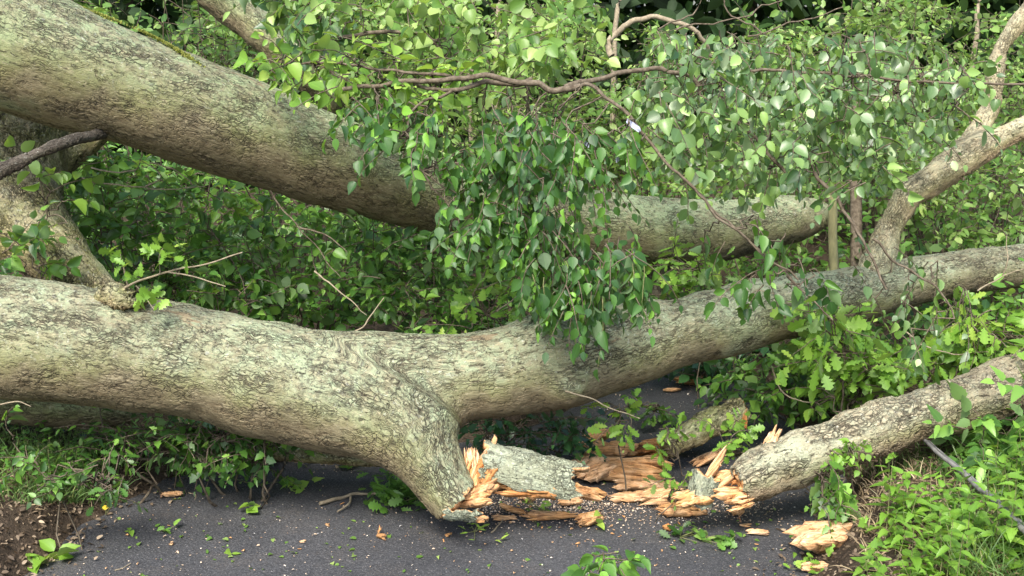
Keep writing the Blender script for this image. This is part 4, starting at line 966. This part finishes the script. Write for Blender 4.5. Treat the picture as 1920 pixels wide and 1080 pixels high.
# arched bare branch at the top
e = empty('bare_branch', P(1150, 90, 6.2), 'arched bare grey branch at the top right of centre', 'branch')
tw = TW(); a = np.array([(1140, 110, 6.2), (1152, 68, 6.2), (1180, 42, 6.2), (1230, 34, 6.2), (1300, 60, 6.2), (1340, 110, 6.3)], float); tw.path(P(a[:, 0], a[:, 1], a[:, 2]), .017, .010, 6, 9, .02); tw.build('wood', M['twig_pale'], e)
e = empty('bare_branch', P(1320, 60, 6.0), 'crossing thin grey branches below the dark gap at top right of centre', 'branch')
tw = TW()
for pts in ([(1270, 60), (1340, 40), (1420, 20), (1480, -10)], [(1240, 55), (1300, 30), (1330, -10)], [(1430, 60), (1370, 20), (1350, -10)], [(1400, 70), (1500, 35), (1580, 15)]):
    a = np.array(pts, float); tw.path(P(a[:, 0], a[:, 1], np.full(len(a), 6.0)), .005, .003, 6, 6, .02)
tw.build('wood', M['twig'], e)
for px, lb in ((938, 'thin pale stem standing in the dark gap at top centre'), (888, 'pale stem left of the one in the top centre gap'), (1160, 'upright pale stem beside the arched branch'), (1836, 'thin pale stem in the dark gap at the top right')):
    a = P(px, -120, 8.4); b = P(px - 6, 60, 8.4); e = empty('sapling', (b[0], b[1], float(height(b[0], b[1]))), lb, 'sapling')
    g0 = np.array([b[0], b[1], float(height(b[0], b[1]))]); tw = TW(); tw.path(np.stack([g0, b, (a + b) / 2 + [.02, 0, 0], a + [0, 0, .8]]), .02, .012, 5, 7, .01); tw.build('trunk', M['twig_pale'], e)

# --- bare broken twigs in the thicket
TWG = [
    ('pale thin twigs crossing in the left gap under the upper trunk', 4.5, [[(150, 330), (220, 348), (300, 352), (385, 350)], [(170, 318), (240, 326), (262, 310), (268, 285)], [(270, 350), (300, 330), (262, 300)], [(280, 305), (330, 320), (360, 345)]]),
    ('dark twig dropping from the underside of the upper trunk', 4.35, [[(505, 358), (530, 395), (560, 430), (600, 470), (640, 520)], [(560, 430), (610, 440), (650, 470)]]),
    ('thin twigs poking up above the dip of the forked trunk', 4.3, [[(655, 630), (690, 600), (720, 560)], [(590, 510), (640, 550), (690, 590)], [(930, 585), (955, 565), (975, 550)]]),
    ('pale bent twig standing under the right arm of the fork', 4.35, [[(1445, 690), (1470, 735), (1500, 752), (1540, 758)], [(1700, 625), (1740, 650), (1800, 662), (1860, 662)]]),
    ('bare twig sticking out at the right edge below the forked trunk', 4.6, [[(1830, 545), (1870, 522), (1925, 500)], [(1880, 520), (1890, 480), (1885, 440)]]),
    ('brown twigs behind the stakes', 5.2, [[(1455, 520), (1470, 480), (1490, 450)], [(1470, 495), (1500, 500), (1510, 520)], [(1365, 290), (1430, 305), (1500, 320)]]),
]
for lb, d, paths in TWG:
    a0 = paths[0][0]; e = empty('dead_twigs', P(a0[0], a0[1], d), lb, 'twigs'); tw = TW()
    for pts in paths:
        a = np.array(pts, float); tw.path(P(a[:, 0], a[:, 1], np.full(len(a), d) + R.normal(0, .03, len(a))), .0034, .0015, 5, 6, .01)
    tw.build('wood', M['twig_pale' if 'pale' in lb or 'thin' in lb or 'bare' in lb else 'twig'], e)
# arching dead stems all through the undergrowth
# --- lavender flecks of unknown origin, put in as small crinkled sheets
for q, (px, py, w, h, lb) in enumerate([(1188, 236, 40, 16, 'pale lavender scrap of unknown origin among the leaves'), (1100, 270, 14, 12, 'small lilac scrap below the lavender one'), (1158, 300, 10, 18, 'narrow lilac scrap hanging right of the small one')]):
    d = 3.70; w *= .7; h *= .75; nx2, ny2 = 8, 5; ux = np.linspace(-.5, .5, nx2); uy = np.linspace(-.5, .5, ny2); gxx, gyy = np.meshgrid(ux, uy, indexing='ij')
    off = .006 * fbm(np.stack([gxx * 5 + q, gyy * 5, gxx * 0], -1), 2) ; c = P(px, py, d)
    W = gxx * w * d / F * (1 - .4 * np.abs(gyy)); H = gyy * h * d / F - gxx * w * d / F * .55
    front = c + W[..., None] * RIGHT + H[..., None] * UP + off[..., None] * FWD; V = np.concatenate([front.reshape(-1, 3), (front + FWD * .0015).reshape(-1, 3)])
    t_ = np.arange(nx2 * ny2).reshape(nx2, ny2); b_ = t_ + nx2 * ny2
    f = [[t_[a, b], t_[a + 1, b], t_[a + 1, b + 1], t_[a, b + 1]] for a in range(nx2 - 1) for b in range(ny2 - 1)] + [[b_[a, b], b_[a, b + 1], b_[a + 1, b + 1], b_[a + 1, b]] for a in range(nx2 - 1) for b in range(ny2 - 1)]
    tag(link('fleck', mesh('fleck', V, f, M['fleck_sheet'], True)), lb, 'fleck')

# --- undergrowth on the right, below the right arm
RU = 'plants on the right side'
shrub('bright oak leaf spray under the right arm of the fork', [(1450, 580), (1560, 590), (1700, 640), (1700, 690), (1560, 700), (1460, 640)], 48, 4.25, 4.5, 'oak', 'leaf_lime', .070, 51, .35, .4, .3, .1, group=RU)
shrub('dark undergrowth in the shade between right arm and rough log', [(1340, 680), (1560, 640), (1960, 560), (1960, 640), (1700, 730), (1500, 790), (1400, 770)], 230, 4.6, 5.4, 'ovate', 'leaf_mid', .05, 52, .45, .4, .3, .2, group=RU)
shrub('fresh green nettle bed behind the rough log', [(1560, 690), (1960, 590), (1960, 650), (1720, 720), (1600, 750), (1510, 770)], 90, 4.3, 4.7, 'nettle', 'leaf_lime', .055, 53, .3, .7, .2, .1, group=RU)
shrub('pale lobed leaves hanging at the right end of the fork arm', [(1740, 520), (1850, 540), (1880, 640), (1780, 640)], 18, 4.3, 4.5, 'oak', 'leaf_lime', .065, 54, .6, -.4, .6, group=RU)
shrub('dark bramble leaves at the right edge under the rough log', [(1840, 740), (1960, 720), (1960, 900), (1850, 900), (1780, 850)], 60, 4.0, 4.4, 'nettle', 'leaf_mid', .070, 55, .45, .3, .3, .0, group=RU)
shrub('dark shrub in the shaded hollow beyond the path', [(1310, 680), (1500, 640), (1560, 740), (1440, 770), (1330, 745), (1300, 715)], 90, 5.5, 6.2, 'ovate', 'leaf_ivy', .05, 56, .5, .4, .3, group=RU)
# under the left arm / behind the fork
LU_ = 'plants under the forked trunk'
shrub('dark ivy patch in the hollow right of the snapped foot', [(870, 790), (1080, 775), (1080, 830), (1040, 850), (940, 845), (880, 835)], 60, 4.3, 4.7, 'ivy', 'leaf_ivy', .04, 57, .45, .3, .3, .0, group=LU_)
shrub('fresh oak sprig hanging below the right arm above the path', [(1110, 750), (1180, 755), (1200, 810), (1130, 800)], 7, 4.15, 4.3, 'oak', 'leaf_lime', .045, 58, .4, .2, .3, .0, group=LU_, length=.1)
shrub('fresh upright oak sprig on the path left of the mossy log', [(1215, 800), (1265, 790), (1270, 845), (1225, 850)], 6, 4.2, 4.3, 'oak', 'leaf_lime', .042, 59, .35, .5, .3, .0, group=LU_, length=.09)
shrub('fresh bushy sprig on the path before the mossy log', [(1330, 805), (1420, 800), (1420, 850), (1340, 855)], 12, 4.1, 4.25, 'oak', 'leaf_lime', .045, 60, .4, .5, .3, .0, group=LU_, length=.1)
shrub('bright small sprig among the slabs of torn wood', [(1250, 885), (1310, 880), (1300, 915), (1255, 915)], 6, 3.98, 4.08, 'oak', 'leaf_lime', .035, 61, .55, .4, .3, .0, group=LU_, length=.08)
shrub('flat dark sprig far back on the asphalt beyond the fork', [(1190, 755), (1255, 755), (1250, 775), (1200, 775)], 8, 4.9, 5.1, 'oak', 'leaf_mid', .05, 62, .4, .1, .3, .0, group=LU_, length=.07)
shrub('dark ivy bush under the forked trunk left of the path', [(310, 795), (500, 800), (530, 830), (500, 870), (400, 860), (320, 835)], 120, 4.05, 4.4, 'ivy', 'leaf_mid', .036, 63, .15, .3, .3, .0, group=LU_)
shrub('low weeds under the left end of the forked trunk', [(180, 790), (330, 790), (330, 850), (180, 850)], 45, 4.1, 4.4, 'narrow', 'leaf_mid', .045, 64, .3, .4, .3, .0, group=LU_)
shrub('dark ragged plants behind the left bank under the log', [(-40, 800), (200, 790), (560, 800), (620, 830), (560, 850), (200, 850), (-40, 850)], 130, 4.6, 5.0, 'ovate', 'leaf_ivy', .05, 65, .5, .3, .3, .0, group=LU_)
shrub('glossy leaves drooping in front of the left bank', [(0, 770), (60, 770), (75, 870), (20, 870)], 3, 3.85, 4.0, 'ovate', 'leaf_front', .055, 66, .5, -.2, .6, .0, group=LU_, length=.1)
shrub('leafy weed hanging over the earth edge of the left bank', [(150, 850), (240, 850), (235, 930), (200, 940), (150, 900)], 14, 3.72, 3.9, 'oak', 'leaf_mid', .038, 67, .3, .2, .4, .0, group=LU_, length=.09)
shrub('soft leafy weed in the grass of the left bank', [(60, 860), (160, 850), (160, 920), (70, 930)], 10, 3.7, 3.9, 'ovate', 'leaf_mid', .030, 68, .35, .3, .4, .0, group=LU_, length=.09)
# trailing plant on the rough log
shrub('trailing weed hanging from the rough log onto the soil', [(1535, 870), (1590, 865), (1600, 990), (1545, 1000)], 26, 3.75, 3.9, 'ivy', 'leaf_mid', .045, 69, .6, -.6, .7, .0, group=RU, length=.1)
shrub('small green shoots on the side of the rough log', [(1545, 835), (1600, 840), (1600, 865), (1550, 865)], 8, 3.84, 3.9, 'ovate', 'leaf_lime', .03, 70, .5, .4, .3, .0, group=RU, length=.06)
# leaf sprig cut by the bottom edge
e = bush('leafy_branch', 'leaf spray rising into the view at the bottom edge', 'leafy branch', [(1065, 1020), (1185, 1030), (1180, 1085), (1080, 1085)], 11, 3.2, 3.3, 'ovate', 'leaf_front', .05, .10, 6, .1, .5, .4, seed=71, lvm=.5, connect=False)

# --- nettles on the right bank, one thing each
def herb_parts(seed, h=.22, n=6, size=.06, mat='leaf_lime', kind='nettle', lvm=.35):
    rng = np.random.default_rng(seed); c = np.stack([np.linspace(0, rng.normal(0, .04), n + 1), np.linspace(0, rng.normal(-.02, .04), n + 1), np.linspace(0, h, n + 1)], -1)
    v, f = twig_mesh(c[None], .0022, .0012, 5); sm = mesh('stem', v, f, M['twig_green'], True)
    pos, fw, up, sz = [], [], [], []
    for i in range(1, n + 1):
        a0 = i * 1.57 + rng.uniform(-.4, .4)
        for s in (0, math.pi):
            a = a0 + s; pos.append(c[i] + np.array([math.cos(a), math.sin(a), .2]) * .006); fw.append((math.cos(a), math.sin(a), .25 - .5 * (1 - i / n) + rng.normal(0, .15))); up.append((rng.normal(0, .2), rng.normal(-.15, .2), 1)); sz.append(size * (1.1 - .5 * i / n) * rng.uniform(.8, 1.15))
    ob = leaves('foliage', kind, np.array(pos), np.array(fw), np.array(up), np.array(sz), M[mat], None, np.clip(rng.normal(lvm, .2, len(pos)), 0, 1), rng=rng)
    fm = ob.data; bpy.data.objects.remove(ob); return sm, fm
HV = [herb_parts(200 + i, .16 + .035 * i, 5 + i % 3, .078 + .006 * (i % 3), lvm=.3 + .08 * (i % 3)) for i in range(5)]
HD = [herb_parts(220 + i, .12 + .03 * i, 5, .05, 'leaf_mid', 'nettle', .35) for i in range(3)]
def place_herbs(n, fx, fy, lib, label, group, smin=.7, smax=1.2, name='nettle', cat='nettle'):
    px = fx(n * 5); py = fy(n * 5); g = GT(px, py); g[:, 2] = height(g[:, 0], g[:, 1]); g = g[path_sd(g[:, 0], g[:, 1]) > .06][:n]
    for q, b in enumerate(g):
        sm, fm = lib[q % len(lib)]; e = bpy.data.objects.new(name, None); COL.objects.link(e); e.location = tuple(b); s = float(R.uniform(smin, smax)); e.scale = (s, s, s)
        e.rotation_euler = (R.normal(0, .15), R.normal(0, .15), R.uniform(0, 6.28)); tag(e, label, cat, group)
        for nm, m_ in (('stem', sm), ('foliage', fm)):
            o = bpy.data.objects.new(nm, m_); COL.objects.link(o); o.parent = e
place_herbs(40, lambda n: R.uniform(1650, 1850, n), lambda n: R.uniform(965, 1150, n), HV, 'bright toothed nettle stem left of the cable on the right bank', 'nettles left of the cable', .5, .85)
place_herbs(26, lambda n: R.uniform(1850, 1960, n), lambda n: R.uniform(900, 1080, n), HV, 'bright toothed nettle stem right of the cable on the right bank', 'nettles right of the cable', .55, .95)
place_herbs(9, lambda n: R.uniform(1760, 1960, n), lambda n: R.uniform(850, 920, n), HD, 'darker small nettle in the shade of the rough log', 'nettles under the rough log', .5, .8)
place_herbs(4, lambda n: R.uniform(1590, 1680, n), lambda n: R.uniform(1010, 1120, n), HV, 'bright nettle at the soil edge beside the orange chunk', 'nettles beside the orange chunk', .45, .7)

place_herbs(34, lambda n: R.uniform(-30, 240, n), lambda n: R.uniform(835, 930, n), HD, 'small dark weed in the grass on top of the left bank', 'weeds on the left bank', .45, .8, 'weed', 'weed')
# --- grass
def grass(name, label, n, fx, fy, mat, L0, L1, cat='grass', lim=.03, lean=.5, w=.0022):
    px = fx(n * 3); py = fy(n * 3); g = GT(px, py); g[:, 2] = height(g[:, 0], g[:, 1]); g = g[path_sd(g[:, 0], g[:, 1]) > lim][:n]; n = len(g)
    cl = R.normal(0, .6, (n, 2)); L = R.uniform(L0, L1, n); a = R.uniform(0, 6.28, n)
    d = np.stack([np.cos(a) * lean * R.random(n), np.sin(a) * lean * R.random(n) - .1, np.ones(n)], -1); d = nrm(d); side = nrm(np.cross(d, np.array([0, 0, 1.]) + R.normal(0, .8, (n, 3)))); K = 5; V = []
    p = g - np.array([0, 0, .01]); dd = d.copy()
    for i in range(K):
        u = i / (K - 1); ww = w * (1 - u ** 2 * .95) * R.uniform(.7, 1.4, n)[:, None] if i == 0 else w * (1 - u ** 2 * .95)
        V.append(np.stack([p - side * ww, p + side * ww], 1)); dd = nrm(dd + np.c_[cl * .22, -np.full(n, .18 + .3 * u)]); p = p + dd * (L / (K - 1))[:, None]
    V = np.stack(V, 1).reshape(n, K * 2, 3)
    q = np.array([[2 * i, 2 * i + 1, 2 * i + 3, 2 * i + 2] for i in range(K - 1)]); f = (q[None] + (np.arange(n) * K * 2)[:, None, None]).reshape(-1, 4)
    lv = np.repeat(np.clip(R.normal(.4, .3, n), 0, 1), K * 2)
    return tag(link(name, mesh(name, V.reshape(-1, 3), f, M[mat], True, {'lv': lv, 'rib': lv * 0})), label, cat, kind='stuff')
grass('grass', 'green grass tufts on top of the left bank', 1300, lambda n: 110 + R.normal(0, 60, n), lambda n: R.uniform(840, 945, n), 'grass', .04, .12)
grass('grass', 'sparse grass on the shaded ground under the left trunk', 700, lambda n: R.uniform(-40, 520, n), lambda n: R.uniform(800, 880, n), 'grass', .05, .13)
grass('grass', 'long grass at the right edge beyond the cable', 800, lambda n: R.uniform(1780, 1980, n), lambda n: R.uniform(860, 1130, n), 'grass', .08, .22)
grass('grass', 'short grass below the rough log on the right bank', 450, lambda n: R.uniform(1560, 1800, n), lambda n: R.uniform(830, 900, n), 'grass', .03, .09)
grass('dry_grass', 'dry straw on the brown mound under the rough log', 900, lambda n: R.uniform(1600, 1800, n), lambda n: R.uniform(860, 1000, n), 'straw', .03, .10, 'dry grass', lean=1.5)
grass('dry_grass', 'dry straw hanging over the soil of the left bank', 600, lambda n: R.uniform(-40, 260, n), lambda n: R.uniform(860, 960, n), 'straw', .02, .06, 'dry grass', lean=1.5)
grass('dry_grass', 'straw among the nettles on the right bank', 450, lambda n: R.uniform(1600, 1980, n), lambda n: R.uniform(950, 1130, n), 'straw', .04, .12, 'dry grass', lean=1.2)

# --- ground cover behind everything and the woodland
n = 26000
q = np.c_[R.uniform(-6, 7, n), R.uniform(4.7, 10, n), np.zeros(n)]; q = q[path_sd(q[:, 0], q[:, 1]) > .05]; n = len(q)
hgt = R.random(n) ** 1.5 * (.25 + .05 * q[:, 1]); q[:, 2] = height(q[:, 0], q[:, 1]) + hgt
f = R.normal(0, 1, (n, 3)); f[:, 2] *= .4
tag(leaves('ground_cover', 'small', q, f, R.normal(0, .5, (n, 3)) + np.array([0, -.3, 1]), R.uniform(.04, .075, n), M['leaf_mid'], None, np.clip(R.normal(.4, .25, n), 0, 1)), 'leafy ground cover under the shrubs behind the trunks', 'ground cover', kind='stuff')
# weeds that go on beside the view
n = 15000
q = np.c_[np.where(R.random(n) < .5, R.uniform(1.2, 7, n), R.uniform(-6, -1.2, n)), R.uniform(1.2, 5.2, n), np.zeros(n)]; w_ = q - CAM; q = q[(np.abs(w_ @ RIGHT) > (w_ @ FWD) * (960 / F) + .18) & (path_sd(q[:, 0], q[:, 1]) > .1)]; n = len(q)
q[:, 2] = height(q[:, 0], q[:, 1]) + R.random(n) ** 1.5 * .28
f = R.normal(0, 1, (n, 3)); f[:, 2] *= .4
tag(leaves('weeds', 'nettle', q, f, R.normal(0, .5, (n, 3)) + np.array([0, -.2, 1]), R.uniform(.035, .07, n), M['leaf_mid'], None, np.clip(R.normal(.45, .3, n), 0, 1)), 'low leafy weeds on the banks at both sides', 'weeds', kind='stuff')
n = 90000
q = np.c_[R.uniform(-13, 14, n), R.uniform(10.5, 17, n), R.random(n) ** 1.2 * 6]; q = q[(fbm(q * .9, 2) > -.7)]; n = len(q); q[:, 2] += height(q[:, 0], q[:, 1])
tag(leaves('woodland', 'small', q, R.normal(0, 1, (n, 3)), R.normal(0, 1, (n, 3)) + np.array([0, -.5, .5]), R.uniform(.14, .28, n), M['leaf_far'], None, np.clip(R.normal(.4, .25, n), 0, 1)), 'dark mass of woodland behind the shrubs', 'woodland', kind='stuff')
# trees of the wood: their crowns, out of view, are added to darken the backdrop
for q, (x, y, hh) in enumerate([(-8, 14.5, 8), (-4.2, 13.5, 9), (-.8, 14.8, 8.5), (2.4, 13.6, 9), (5.6, 14.6, 8.5), (9, 14, 9)]):
    z0 = float(height(x, y)); e = empty('woodland_tree', (x, y, z0), ['tree of the dark wood furthest left', 'tree of the dark wood behind the thick bare branch', 'tree of the dark wood behind the left top gap', 'tree of the dark wood behind the arched branch', 'tree of the dark wood behind the upper right shrub', 'tree of the dark wood furthest right'][q], 'tree', 'trees of the dark wood')
    tw = TW(); tw.path([(x, y, z0 - .2), (x + .1, y, 2), (x - .1, y + .1, 4.5), (x + .1, y, hh)], .17, .05, 5, 10, .04)
    for a in np.linspace(0, 5.6, 7): tw.path([(x, y, 3.4 + .3 * a), (x + 1.1 * math.cos(a * 1.9), y + 1.1 * math.sin(a * 1.9), 4.6 + .3 * a), (x + 2 * math.cos(a * 1.9), y + 2 * math.sin(a * 1.9), 5.4 + .3 * a)], .06, .015, 4, 6, .04)
    tw.build('trunk', M['bark_dark'], e)
    n = 5200; v = R.normal(0, 1, (n, 3)); v = nrm(v) * R.random(n)[:, None] ** .4 * np.array([2.6, 2.2, 2.3]); c = np.array([x, y - .2, 5.9]); v = v[fbm(v * 1.2 + q * 5, 2) > -.45]; n = len(v)
    leaves('shade_crown', 'small', c + v, R.normal(0, 1, (n, 3)), R.normal(0, .6, (n, 3)) + np.array([0, 0, 1]), R.uniform(.14, .26, n), M['leaf_far'], e, np.clip(R.normal(.5, .25, n), 0, 1))
